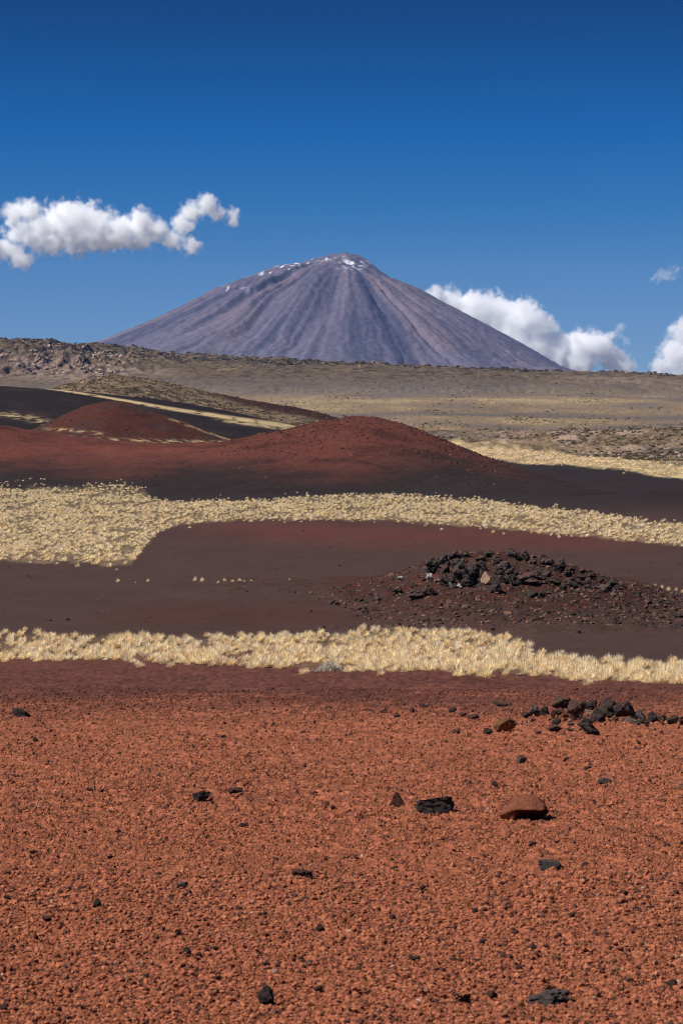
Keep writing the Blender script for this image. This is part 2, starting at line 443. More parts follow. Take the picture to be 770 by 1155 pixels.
# rocky upland rim under the volcano
ridge = Hill([(-900, 352), (-300, 373), (-100, 379), (0, 382), (60, 383.5), (120, 389), (200, 397.5), (300, 404.5), (400, 409), (480, 413), (530, 415), (600, 419), (700, 422), (770, 425.5), (900, 430), (1300, 436)],
             3300, 1050, 700, 1.0, 7.5, 120, 83, .55)
_rz = ridge.z
def ridge_z(x, Y):
    z = _rz(x, Y)
    t = np.clip((3300 - Y) / 1050, -1, 1)
    rimm = sstep(.62, .1, np.abs(t)) 
    lump = ridged(x / 42, Y / 42, 5, 84) - .55
    sc = sstep(-215, -330, x) * sstep(.14, .26, t) * sstep(.80, .60, t)
    return z + rimm * (lump * 11 - 3.6) + sc * (ridged(x / 26, Y / 60, 4, 184) - .6) * 22
ridge.z = ridge_z
def ridge_col(X, Y, Z, px, py, hf):
    n = fbm(X / 110, Y / 110, 5, 85); f = fbm(X / 16, Y / 16, 4, 86)
    cr = ridge.crest(X / 3300 * F + CX)
    d = py - cr
    depth = pl([(0, 44), (100, 40), (170, 28), (250, 22), (330, 16), (530, 13), (770, 15)])(px)
    up = sstep(7, -5, d - depth + n * 9)
    rim = lerp3(np.broadcast_to(TAN * .56, X.shape + (3,)), OLIVE * .46, sstep(-.15, .35, f + n * .5))
    rim = lerp3(rim, STRAW * .38, sstep(.25, .6, n - f * .6) * .6)
    f2 = fbm(X / 6, Y / 11, 3, 187)
    rim = lerp3(rim, np.array((.05, .037, .024)), sstep(.15, .5, f2) * .7)
    cliff = sstep(250, 150, px) * sstep(13, 19, d + n * 8) * sstep(46, 38, d + n * 6) + .7 * sstep(600, 640, px) * sstep(3, 7, d + n * 4) * sstep(18, 12, d)
    rim = lerp3(rim, PINK * .9, np.clip(cliff, 0, 1) * sstep(-.2, .25, f + .15) * .85)
    f3 = fbm(X / 5, Y / 30, 3, 188)[..., None]
    rim = lerp3(rim, np.array((.055, .042, .036)), sstep(.05, .4, fbm(X / 11, Y / 22, 3, 189)) * np.clip(cliff, 0, 1) * .85)
    low = (1 + .22 * f3) * lerp3(np.broadcast_to(GREYB * .78, X.shape + (3,)), TAN * .56, sstep(-.2, .5, n + f * .3) * .6)
    return lerp3(low, rim, up)
ridge.mesh('rocky_hill', -700, 1400, 1150, 210, M_far, ridge_col, 1050)

# mound with lava boulders
mound = Hill([(240, 702), (300, 690), (340, 682), (380, 671), (420, 660), (450, 649), (478, 637), (500, 629), (520, 625), (560, 623), (590, 625), (620, 631), (650, 640), (690, 653), (740, 668),
              (790, 680), (860, 692)], 106, 30, 26, 1.15, .12, 1.3, 87, .5)
def mound_col(X, Y, Z, px, py, hf):
    n = fbm(X / 2.5, Y / 2.5, 5, 88); f = fbm(X / .5, Y / .5, 4, 89)
    c = lerp3(np.broadcast_to(REDB * .52, X.shape + (3,)), PURP * .8, sstep(-.4, .4, n + f * .5))
    c = lerp3(c, RUSTD * 1.25, sstep(.15, .6, -n) * sstep(670, 640, py) * .7)
    return lerp3(c, PURP * .95, sstep(675, 705, py) * .8)
mound.mesh('boulder_hill', 230, 900, 620, 170, M_hill, mound_col, 30)

# ------------------------------------------------------------------ volcano
VY = 9000.0; VX = (392 - CX) / F * VY
def prof_from(pts):
    r = np.array([abs(p[0] - 392) / F * VY for p in pts]); z = np.array([-(p[1] - HY) / F * VY for p in pts])
    o = np.argsort(r); return r[o], z[o]
LP = prof_from([(392, 285.5), (385, 286), (376, 287), (365, 290.5), (352, 293.5), (340, 296.5), (325, 300), (312, 301.5), (300, 305), (285, 312), (270, 317), (240, 328), (200, 349), (160, 368), (118, 385), (60, 404), (-20, 424), (-150, 444), (-400, 456)])
RP = prof_from([(392, 285.5), (398, 286), (405, 288), (412, 293), (425, 303), (440, 313.5), (458, 320), (475, 327), (500, 341), (540, 362), (590, 389), (630, 413), (700, 436), (800, 450), (1000, 458)])
def volc(x, Y):
    dx = x - VX; dy = Y - VY
    r = np.hypot(dx, dy * .92); th = np.arctan2(dy, dx)
    k = sstep(-1, 1, np.cos(th))
    z = np.interp(r, *LP) * (1 - k) + np.interp(r, *RP) * k
    h = np.clip((z - 250) / 480, 0, 1)
    side = np.abs(np.sin(th)) ** .5
    mid = sstep(40, 420, r) * (.35 + .65 * sstep(2600, 900, r))
    cw = fbm(x / 700, Y / 700, 3, 90)
    w1 = th + .035 * cw * sstep(150, 900, r) + .02 * fbm(x / 160, Y / 160, 3, 190)
    amp = .35 + .9 * sstep(-.35, .45, fbm(th * 2.2, r / 900, 3, 191))
    g = (ridged(w1 * 2.6 + 2, r / 5200, 3, 91) * .5 + ridged(w1 * 7, r / 2600, 4, 92) * .32 + ridged(w1 * 17, r / 1500, 3, 192) * .27 + ridged(w1 * 38, r / 1300, 2, 193) * .16 - .93) * amp
    z = z + g * 76 * mid * side
    # the big scooped gully left of the middle of the face, open below
    a0 = -np.pi / 2 - .22
    da = (th - a0 - .10 * np.sin(r / 300)) / .085
    z = z - 34 * np.exp(-da ** 2) * sstep(230, 420, r) * sstep(1300, 560, r)
    z = z + 5 * fbm(x / 45, Y / 45, 4, 93) * sstep(0, 200, r)+ 11 * fbm(x / 34, Y / 60, 4, 94) * sstep(300, 60, r) + 9 * fbm(x / 50, Y / 80, 4, 194) * sstep(900, 300, r) * sstep(60, 200, -(x - VX))
    return z, r, th, g
vx = np.linspace(-520, 1300, 800); vx = (vx - CX) / F * VY
vy = np.concatenate([VY - 2900 * (1 - np.linspace(0, 1, 330)) ** 1.1, VY + np.linspace(0, 1600, 90)[1:]])
VYY, VXX = np.meshgrid(vy, vx, indexing='ij')
VZ, vr, vth, vg = volc(VXX, VYY)
w = vth + .03 * fbm(VXX / 600, VYY / 600, 3, 95)
st = fbm(w * 6, vr / 1700, 4, 96); st2 = fbm(w * 21, vr / 1500, 4, 97); pt = fbm(VXX / 420, VYY / 420, 5, 98); fine = fbm(VXX / 28, VYY / 50, 4, 197)
VC = np.broadcast_to(np.array((.128, .094, .118)), VXX.shape + (3,)).copy()
VC = lerp3(VC, (.185, .122, .128), sstep(-.05, .5, st * .7 + pt * .6))
VC = lerp3(VC, (.070, .057, .084), sstep(.05, .5, st2 * .6 - st * .5 + pt * .6) * .85)
VC = lerp3(VC, (.235, .145, .135), sstep(.30, .6, st2 * .8 + st * .5) * sstep(1300, 500, vr) * .6)
VC = lerp3(VC, (.142, .118, .132), sstep(700, 1600, vr) * .55)
st3 = fbm(w * 52, vr / 2600, 3, 198)
VC = VC * np.array((.90, 1.02, 1.10)) * (1 + .20 * fine[..., None] + .26 * st3[..., None])  # bluish tint puts part of the distance haze into the rock colour
vpx = VXX / VYY * F + CX; vpy = HY - VZ / VYY * F
sn = fbm(VXX / 26, VYY / 40, 4, 99)
lcr = np.interp(392 - np.minimum(vpx, 392), *[np.array(a) for a in ((0, 16, 40, 67, 92, 122, 152, 192), (285.5, 287, 293.5, 300, 305, 317, 328, 349))])
onrim = sstep(7, 2, vpy - lcr) * sstep(255, 270, vpx) * sstep(385, 370, vpx)
snow = onrim * .8 * sstep(.26, .40, sn) * sstep(285, 300, vpx) + np.exp(-((vpx - 399) / 14) ** 2 - ((vpy - 297) / 6.5) ** 2) * sstep(.10, .26, sn) * 1.1
snow += .8 * np.exp(-((vpx - 281) / 8) ** 2 - ((vpy - 327) / 3) ** 2) * sstep(.15, .3, sn)
snow += .8 * np.exp(-((vpx - 256) / 5) ** 2 - ((vpy - 325) / 2.5) ** 2) * sstep(.12, .3, sn)
VC = lerp3(VC, (.82, .84, .88), np.clip(snow, 0, 1) * (VYY < VY + 60))
link('mountain', mesh_np('mountain', np.stack([VXX, VYY, VZ], -1).reshape(-1, 3), grid_faces(len(vy), len(vx)), M_volc, VC.reshape(-1, 3), True), 'structure')

# ------------------------------------------------------------------ scattering into one mesh
def scatter(name, tmpl, P, sx, sz, yaw, mat, tint, label=None, kind='stuff'):
    """tmpl: list of (V, faces(tri), shade) ; P (n,3); tint (n,3)"""
    n = len(P); which = RNG.integers(0, len(tmpl), n)
    Vs, Fs, Cs = [], [], []; off = 0
    for k, (V, T, sh) in enumerate(tmpl):
        ix = np.nonzero(which == k)[0]
        if not len(ix): continue
        c, s = np.cos(yaw[ix])[:, None], np.sin(yaw[ix])[:, None]
        x = (V[None, :, 0] * c - V[None, :, 1] * s) * sx[ix][:, None]
        y = (V[None, :, 0] * s + V[None, :, 1] * c) * sx[ix][:, None]
        z = V[None, :, 2] * sz[ix][:, None]
        W = np.stack([x, y, z], -1) + P[ix][:, None, :]
        Vs.append(W.reshape(-1, 3))
        Fs.append((T[None] + (np.arange(len(ix)) * len(V))[:, None, None] + off).reshape(-1, T.shape[1])); off += len(ix) * len(V)
        Cs.append((tint[ix][:, None, :] * sh[None]).reshape(-1, 3))
    o = link(name, mesh_np(name, np.concatenate(Vs), np.concatenate(Fs), mat, np.concatenate(Cs)), kind)
    if label: o['label'] = label
    return o

def tuft(seed, blades, width, flop=1.0):
    """a clump of dry grass: curved blades leaving one root crown, unit height about 1"""
    r = np.random.default_rng(seed)
    V, T, C = [], [], []
    for i in range(blades):
        a = r.uniform(0, 2 * np.pi); lean = math.acos(1 - r.random() * .97) * flop
        L = r.uniform(.78, 1.04) * (1 - .16 * lean)
        d = np.array((np.cos(a), np.sin(a), 0)); side = np.array((-np.sin(a), np.cos(a), 0))
        tw = r.uniform(-.9, .9); side = side * np.cos(tw) + d * np.sin(tw)
        p0 = d * r.uniform(0, .16) + side * r.uniform(-.06, .06)
        e1 = lean * .82; e2 = lean * 1.12
        p1 = p0 + (d * np.sin(e1) + np.array((0, 0, np.cos(e1)))) * L * .55
        p2 = p1 + (d * np.sin(e2) + np.array((0, 0, np.cos(e2)))) * L * .5
        w = width * r.uniform(.7, 1.3); b = len(V)
        V += [p0 - side * w * .5, p0 + side * w * .5, p1 - side * w * .6, p1 + side * w * .6, p2]
        T += [(b, b + 1, b + 3), (b, b + 3, b + 2), (b + 2, b + 3, b + 4)]
        k = r.uniform(.75, 1.18); warm = r.uniform(-.05, .05)
        for q in (.66, .66, 1.0, 1.0, 1.12): C.append((k * q * (1 + warm), k * q, k * q * (1 - warm * 2)))  # roots darkened, tips lightened: the clump's inner shade put into blade colour
    V = np.array(V); V[:, 2] = np.maximum(V[:, 2], -.02)
    return V, np.array(T), np.array(C)

STRAWC = np.array((.92, .72, .46))
def in_band(x, Y, t, b, seed, soft=1.0):
    px = x / Y * F + CX; py = Yrow(Y)
    n = fbm(px / 22, py / 6, 3, seed) * 1.8 * soft + RNG.normal(0, 1.0, np.shape(px)) * np.where(RNG.random(np.shape(px)) < .22, 3.0, 1.1) * soft
    return (py > t(px) + n) & (py < b(px) + n)

def jitter(x0, x1, y0, y1, s):
    gx, gy = np.meshgrid(np.arange(x0, x1, s), np.arange(y0, y1, s))
    gx = gx.ravel() + RNG.uniform(-.48, .48, gx.size) * s; gy = gy.ravel() + RNG.uniform(-.48, .48, gy.size) * s
    return gx, gy

def straw_tint(n): 
    k = RNG.uniform(.82, 1.15, n); w = RNG.uniform(-.06, .06, n)
    return STRAWC * np.stack([k * (1 + w), k, k * (1 - 2 * w)], -1)

# ---- front grass band: the 270 that show largest are objects, the rest one mesh
BT = [tuft(100 + i, 190, .046) for i in range(6)]
gx, gy = jitter(-26, 26, 40, 98, .41)
m = in_band(gx, gy, lambda p: B1t(p) + 6, B1b, 52) & (np.abs(gx / gy) < .27)
px_, py_ = gx / gy * F + CX, Yrow(gy)
fr_ = (py_ - B1t(px_) ) / (B1b(px_) - B1t(px_))
gap = fbm(gx / 1.3, gy / 5.0, 3, 56)
m &= (RNG.random(len(gx)) < np.where(fr_ < .5, .62, .85) * (1 - .85 * sstep(.05, .45, gap)))
gx, gy = gx[m], gy[m]
gz = Gz(gx, gy) - .015
inview = np.abs(gx / gy) < .163
app = np.where(inview, 1 / gy, 0)
order = np.argsort(-app)
N_IND = 270
ind, rest = order[:N_IND], order[N_IND:]
sz_all = RNG.uniform(.20, .35, len(gx)) * np.where(RNG.random(len(gx)) < .2, .6, 1)
wd_all = sz_all * RNG.uniform(.72, .95, len(gx))
TUFT_ME = []
for i, (V, T, C) in enumerate(BT):
    TUFT_ME.append(mesh_np('tussock', V, T, M_straw, C * STRAWC * (.96 + .03 * i)))
def put_tussock(x, Y, z, w, h, label, group, idx=None):
    o = bpy.data.objects.new('tussock', TUFT_ME[idx if idx is not None else random.randrange(6)]); COL.objects.link(o)
    o.location = (x, Y, z); o.scale = (w, w, h); o.rotation_euler = (0, 0, random.uniform(0, 6.28))
    return tag(o, label, 'tussock', group)
for i in ind:
    put_tussock(gx[i], gy[i], gz[i], wd_all[i], sz_all[i], 'straw-coloured tussock along the front edge of the near pale grass belt', 'tussocks along the edge of the near grass belt')
BTs = [tuft(130 + i, 120, .058) for i in range(6)]
P = np.stack([gx[rest], gy[rest], gz[rest]], -1)
scatter('grass', BTs, P, wd_all[rest], sz_all[rest], RNG.uniform(0, 6.28, len(rest)), M_straw, straw_tint(len(rest)), 'pale straw-coloured bunch grass of the near belt, behind its front edge')

# ---- middle grass band
FT = [tuft(160 + i, 44, .12) for i in range(6)]
gx, gy = jitter(-105, 105, 130, 400, .66)
m = in_band(gx, gy, B2t, B2b, 51) & (np.abs(gx / gy) < .25)
gap = fbm(gx / 3, gy / 14, 3, 57)
m &= RNG.random(len(gx)) < (.58 - .48 * sstep(.0, .5, gap)) * np.interp(gy, [150, 330], [1.15, .8])
gx, gy = gx[m], gy[m]
sz = RNG.uniform(.20, .42, len(gx)) * np.where(RNG.random(len(gx)) < .05, 1.35, 1)
scatter('grass', FT, np.stack([gx, gy, np.maximum(Gz(gx, gy), np.where(gy > 275, red.z(gx, gy), -99)) - .02], -1), sz * RNG.uniform(.8, 1.15, len(gx)), sz, RNG.uniform(0, 6.28, len(gx)), M_straw, straw_tint(len(gx)),
        'wide belt of straw bunch grass below the red hill')
# ---- far grass strip beyond the black plain
gx, gy = jitter(-20, 190, 420, 900, 2.1)
m = in_band(gx, gy, B3t, B3b, 53) & (gx / gy > .02) & (gx / gy < .26) & (RNG.random(len(gx)) < .55)
gx, gy = gx[m], gy[m]
FT2 = [tuft(180 + i, 16, .3) for i in range(5)]
sz = RNG.uniform(.3, .62, len(gx))
scatter('grass', FT2, np.stack([gx, gy, Gz(gx, gy) - .03], -1), sz * 1.2, sz, RNG.uniform(0, 6.28, len(gx)), M_straw, straw_tint(len(gx)), 'thin straw grass strip bordering the black ash plain')

# ---- lone tussocks on the dark flat
for px, py, w in ((133, 657, 7), (167, 657, 6), (220, 657, 8), (228, 657.5, 8), (246, 659, 5), (253, 658, 8), (262, 658.5, 7), (270, 658, 8), (275, 659, 6), (283, 657.5, 5), (326, 656, 5), (310, 657, 3), (153, 658, 3)):
    x, Y, z = at(px, py); s = w / F * Y * .82
    put_tussock(x, Y, z - .01, s * .62, s, 'lone pale tussock on the dark flat between the two grass belts', 'lone tussocks on the dark flat')
for px, py, w in ((738, 669, 6), (746, 668, 7), (753, 669, 8), (762, 667, 7), (769, 669, 6)):
    x, Y, z = at(px, py); s = w / F * Y * .85; z = max(z, float(mound.z(np.array(x), np.array(Y))))
    put_tussock(x, Y, z - .01, s * .62, s, 'lone pale tussock beside the low end of the boulder mound', 'lone tussocks beside the boulder mound')

# ---- upland scrub: dark bushes on the rim, the scrubby hill and the plain
def bush(seed):
    r = np.random.default_rng(seed); V, T, C = [], [], []
    for i in range(22):
        d = r.normal(size=3); d[2] = abs(d[2]) * .8; d /= np.linalg.norm(d)
        c = d * r.uniform(.25, .55) * np.array((1, 1, .8)); a = r.normal(size=3); a /= np.linalg.norm(a); b = np.cross(a, d); b /= np.linalg.norm(b) + 1e-6
        w = r.uniform(.18, .36); k = len(V)
        V += [c - a * w, c + a * w, c + b * w * 1.1, c + d * w]
        T += [(k, k + 1, k + 3), (k + 1, k + 2, k + 3), (k + 2, k, k + 3)]
        C += [(r.uniform(.7, 1.3),) * 3] * 4
    return np.array(V), np.array(T), np.array(C)
BU = [bush(300 + i) for i in range(6)]
def ico(seed, n=20, sq=.7, jit=.25):
    r = np.random.default_rng(seed); bm = bmesh.new()
    if n == 20: bmesh.ops.create_icosphere(bm, subdivisions=1, radius=1)
    elif n == 80: bmesh.ops.create_icosphere(bm, subdivisions=2, radius=1)
    else:
        vs = [bm.verts.new(v) for v in ((1, 0, 0), (0, 1, 0), (-1, 0, 0), (0, -1, 0), (0, 0, 1), (0, 0, -1))]
        for i in range(4):
            bm.faces.new((vs[i], vs[(i + 1) % 4], vs[4])); bm.faces.new((vs[(i + 1) % 4], vs[i], vs[5]))
    V = np.array([v.co[:] for v in bm.verts]); bm.verts.index_update(); T = np.array([[v.index for v in f.verts] for f in bm.faces]); bm.free()
    V = V * (1 + r.uniform(-jit, jit, len(V)))[:, None] * np.array((1, r.uniform(.65, .95), sq)) + 0
    return V, T, np.ones((len(V), 3)) * r.uniform(.85, 1.15, (len(V), 1))
ST = [ico(400 + i, 20, .7, .3) for i in range(6)]

def on_hill(hill, n, p0, p1, t0, t1, span):
    px = RNG.uniform(p0, p1, n); Y = hill.Yc - span * RNG.uniform(t0, t1, n)
    x = (px - CX) / F * hill.Yc
    return x, Y, hill.z(x, Y)
def scrub_tints(n, a=(.055, .042, .025), b=(.21, .145, .08)):
    t = RNG.random(n)[:, None] ** 1.6
    return np.array(a) * (1 - t) + np.array(b) * t
Ps, sc, tn = [], [], []
x, Y, z = on_hill(ridge, 13000, -350, 1150, -.08, .34, 1050); k = fbm(x / 90, Y / 90, 3, 301) > -.25
Ps.append(np.stack([x, Y, z], -1)[k]); sc.append(RNG.uniform(1.6, 5.6, k.sum())); tn.append(scrub_tints(k.sum()))
x, Y, z = on_hill(ridge, 6000, -350, 1150, .3, .95, 1050); k = fbm(x / 90, Y / 90, 3, 302) > .1
Ps.append(np.stack([x, Y, z], -1)[k]); sc.append(RNG.uniform(.8, 2.2, k.sum())); tn.append(scrub_tints(k.sum()))
x, Y, z = on_hill(scrubh, 6500, -20, 440, -.2, .95, 260)
Ps.append(np.stack([x, Y, z], -1)); sc.append(RNG.uniform(.4, 1.15, len(x))); tn.append(scrub_tints(len(x)))
# plain: in drifts
pxs = RNG.uniform(200, 1000, 26000); pys = RNG.uniform(436, 520, 26000)
Y = rowY(pys); x = (pxs - CX) / F * Y
k = (pys < B3t(pxs) - 1) & (fbm(pxs / 70, pys / 7, 4, 303) + .5 * sstep(478, 500, pys) + .3 * sstep(560, 700, pxs) * sstep(470, 490, pys) > RNG.uniform(.15, .75, 26000))
x, Y = x[k], Y[k]
Ps.append(np.stack([x, Y, np.maximum(Gz(x, Y), np.where((Y > 650) & (Y < 1060) & (x > 0), ledge.z(x, Y), -99))], -1)); sc.append(RNG.uniform(.5, 1.5, len(x)) * np.interp(Y, [500, 1500], [.7, 1.2])); tn.append(scrub_tints(len(x), (.055, .045, .028)))
Ps, sc, tn = np.concatenate(Ps), np.concatenate(sc), np.concatenate(tn)
scatter('scrub_vegetation', BU, Ps, sc, sc * RNG.uniform(.55, .95, len(sc)), RNG.uniform(0, 6.28, len(sc)), M_scrub, tn, 'low olive scrub over the upland rim and plain')

# upland rubble: pinkish outcrop rocks
Ps, sc, tn = [], [], []
x, Y, z = on_hill(ridge, 4200, -300, 185, .26, .72, 1050); k = fbm(x / 60, Y / 60, 3, 304) > -.05
Ps.append(np.stack([x, Y, z], -1)[k]); sc.append(RNG.uniform(1.0, 4.2, k.sum()))
x, Y, z = on_hill(ridge, 1600, 150, 1100, -.05, .22, 1050); k = fbm(x / 60, Y / 60, 3, 305) > .05
Ps.append(np.stack([x, Y, z], -1)[k]); sc.append(RNG.uniform(.9, 3.2, k.sum()))
pxs = RNG.uniform(560, 960, 900); pys = RNG.uniform(484, 516, 900); Y = rowY(pys); x = (pxs - CX) / F * Y
k = (pys < B3t(pxs) - 2) & (fbm(pxs / 40, pys / 6, 3, 306) > .05)
Ps.append(np.stack([x[k], Y[k], np.maximum(Gz(x[k], Y[k]), np.where((Y[k] > 650) & (Y[k] < 1060), ledge.z(x[k], Y[k]), -99))], -1)); sc.append(RNG.uniform(.35, 1.1, k.sum()))
Ps, sc = np.concatenate(Ps), np.concatenate(sc)
t = RNG.random(len(sc))[:, None]
tn = np.array((.10, .07, .055)) * (1 - t) + np.array((.36, .25, .19)) * t
scatter('rock_rubble', ST, Ps, sc, sc, RNG.uniform(0, 6.28, len(sc)), M_peb, tn, 'broken pinkish rock outcrops on the upland')

# scoria clods on the red hills
x, Y, z = on_hill(red, 9000, 200, 640, -.05, .70, 150)
px = x / Y * F + CX; cr = red.crest(x / 430 * F + CX); py = HY - z / Y * F
k = (RNG.random(len(x)) < sstep(50, 2, py - cr + 12 * fbm(x / 9, Y / 9, 3, 310)) * .9 * sstep(590, 520, px) * sstep(230, 330, px) + .04 * (px < 560))
x, Y, z = x[k], Y[k], z[k]
x2, Y2, z2 = on_hill(small, 1300, 30, 260, -.05, .8, 95)
x, Y, z = np.concatenate([x, x2]), np.concatenate([Y, Y2]), np.concatenate([z, z2])
sc = RNG.uniform(.09, .24, len(x)) * np.where(RNG.random(len(x)) < .08, 1.8, 1)
t = RNG.random(len(x))[:, None] ** 2
tn = np.array((.038, .017, .014)) * (1 - t) + np.array((.16, .056, .034)) * t
scatter('scoria_rubble', ST, np.stack([x, Y, z], -1), sc, sc, RNG.uniform(0, 6.28, len(x)), M_peb, tn, 'small dark clods crusting the crowns of the red hills')

# ------------------------------------------------------------------ foreground gravel
PB = [ico(500 + i, 20, .62, .3) for i in range(8)]; PB8 = [ico(520 + i, 8, .6, .3) for i in range(8)]
def gravel(n, p0, p1, smin, smax, tm, name, label):
    px = RNG.uniform(-190, 960, n); py = RNG.uniform(p0, p1, n)
    Y = rowY(py); x = (px - CX) / F * (Y + 4.0)
    s = smin * (smax / smin) ** (RNG.random(n) ** 3.0) * (Y / 8) ** .72
    t = RNG.random(n)[:, None]; br = RNG.uniform(.52, 1.25, n)[:, None]
    tn = np.where(t < .70, RUST * br, np.where(t < .88, np.array((.30, .112, .056)) * br, np.where(t < .992, np.array((.06, .026, .02)) * br, np.array((.32, .185, .125)) * br)))
    dk = sstep(822, 775, py)[:, None]
    tn = tn * (1 - dk) + (RUSTD * .95 * br) * dk
    z = Gz(x, Y) + micro(x, Y)[0] + s * .2
    return scatter(name, tm, np.stack([x, Y, z], -1), s, s * 1.2, RNG.uniform(0, 6.28, n), M_peb, tn, label)
gravel(135000, 985, 1235, .0037, .0145, PB, 'gravel', 'coarse rust-red scoria gravel')
gravel(100000, 778, 990, .0038, .0145, PB8, 'gravel', 'fine rust-red scoria gravel farther out on the slope')

# ------------------------------------------------------------------ rocks
def rock_mesh(seed, mat, dims=(1, 1, 1), pts=None, npts=16, rough=.10, cuts=3, freq=1.6, craggy=0.0):
    """an angular stone of roughly unit half-size: hull of scattered points, divided and roughened"""
    r = random.Random(seed)
    bm = bmesh.new()
    if pts is None:
        pts = []
        for i in range(npts):
            v = Vector((r.gauss(0, 1), r.gauss(0, 1), r.gauss(0, 1))); v.normalize()
            pts.append(v * r.uniform(.8, 1.1))
    for p in pts: bm.verts.new(p)
    res = bmesh.ops.convex_hull(bm, input=bm.verts)
    bmesh.ops.delete(bm, geom=[g for g in res['geom_interior'] if isinstance(g, bmesh.types.BMVert)], context='VERTS')
    bmesh.ops.bevel(bm, geom=list(bm.edges), offset=.045, segments=1, affect='EDGES', clamp_overlap=True)
    bmesh.ops.triangulate(bm, faces=list(bm.faces))
    for it in range(cuts):
        long = [e for e in bm.edges if e.calc_length() > (.55, .34, .2, .13)[it]]
        if long:
            bmesh.ops.subdivide_edges(bm, edges=long, cuts=1)
            bmesh.ops.triangulate(bm, faces=list(bm.faces))
    off = Vector((seed * 1.37 % 31, seed * 2.11 % 29, seed * .77 % 23))
    bm.normal_update()
    mv = [(v, v.normal.copy()) for v in bm.verts]
    for v, n in mv:
        p = v.co * freq + off
        d = mnoise.fractal(p, .8, 2.1, 4) * rough
        if craggy: d += -craggy * max(0, mnoise.fractal(p * 2.3 + off, .7, 2, 3))
        v.co += n * d
    for v in bm.verts: v.co = Vector((v.co.x * dims[0], v.co.y * dims[1], v.co.z * dims[2]))
    me = bpy.data.meshes.new('rock'); bm.to_mesh(me); bm.free()
    me.materials.append(mat)
    return me

GEN = {}
for key, mat, cr in (('lava', M_lava, .22), ('brown', M_lavabrown, .12), ('grey', M_grey, .1), ('rust', M_rust, .1), ('tan', M_tan, .06), ('pale', M_pale, .1)):
    GEN[key] = [rock_mesh(600 + i * 13 + len(key) * 7, mat, npts=11 + i % 5, rough=.12, craggy=cr) for i in range(7 if key in ('lava', 'brown') else 3)]

def put_rock(px, py, w, h, me, label, cat='rock', group=None, name='rock', zfun=None, depth=.8, sink=.18, yaw=None, tilt=0):
    """px, py: middle of the stone in the photo, w, h: size there in photo pixels"""
    base = py + h / 2
    if zfun is None:
        x, Y, z = at(px, base)
    else:
        x, Y, z = zfun(px, base)
    s = Y / F
    W = w * s / 2; D = W * depth
    Hh = max(h * s * .95, .2 * W) / (2 - 2 * sink)
    o = bpy.data.objects.new(name, me); COL.objects.link(o)
    o.location = (x, Y + D * .55, z + Hh * (1 - 2 * sink) * .9 + (.004 if zfun is None else 0))
    o.scale = (W, D, Hh)
    o.rotation_euler = (random.uniform(-.06, .06), tilt, random.uniform(-.35, .35) if yaw is None else yaw)
    return tag(o, label, cat, group)

def hull(*p): return [Vector(q) for q in p]
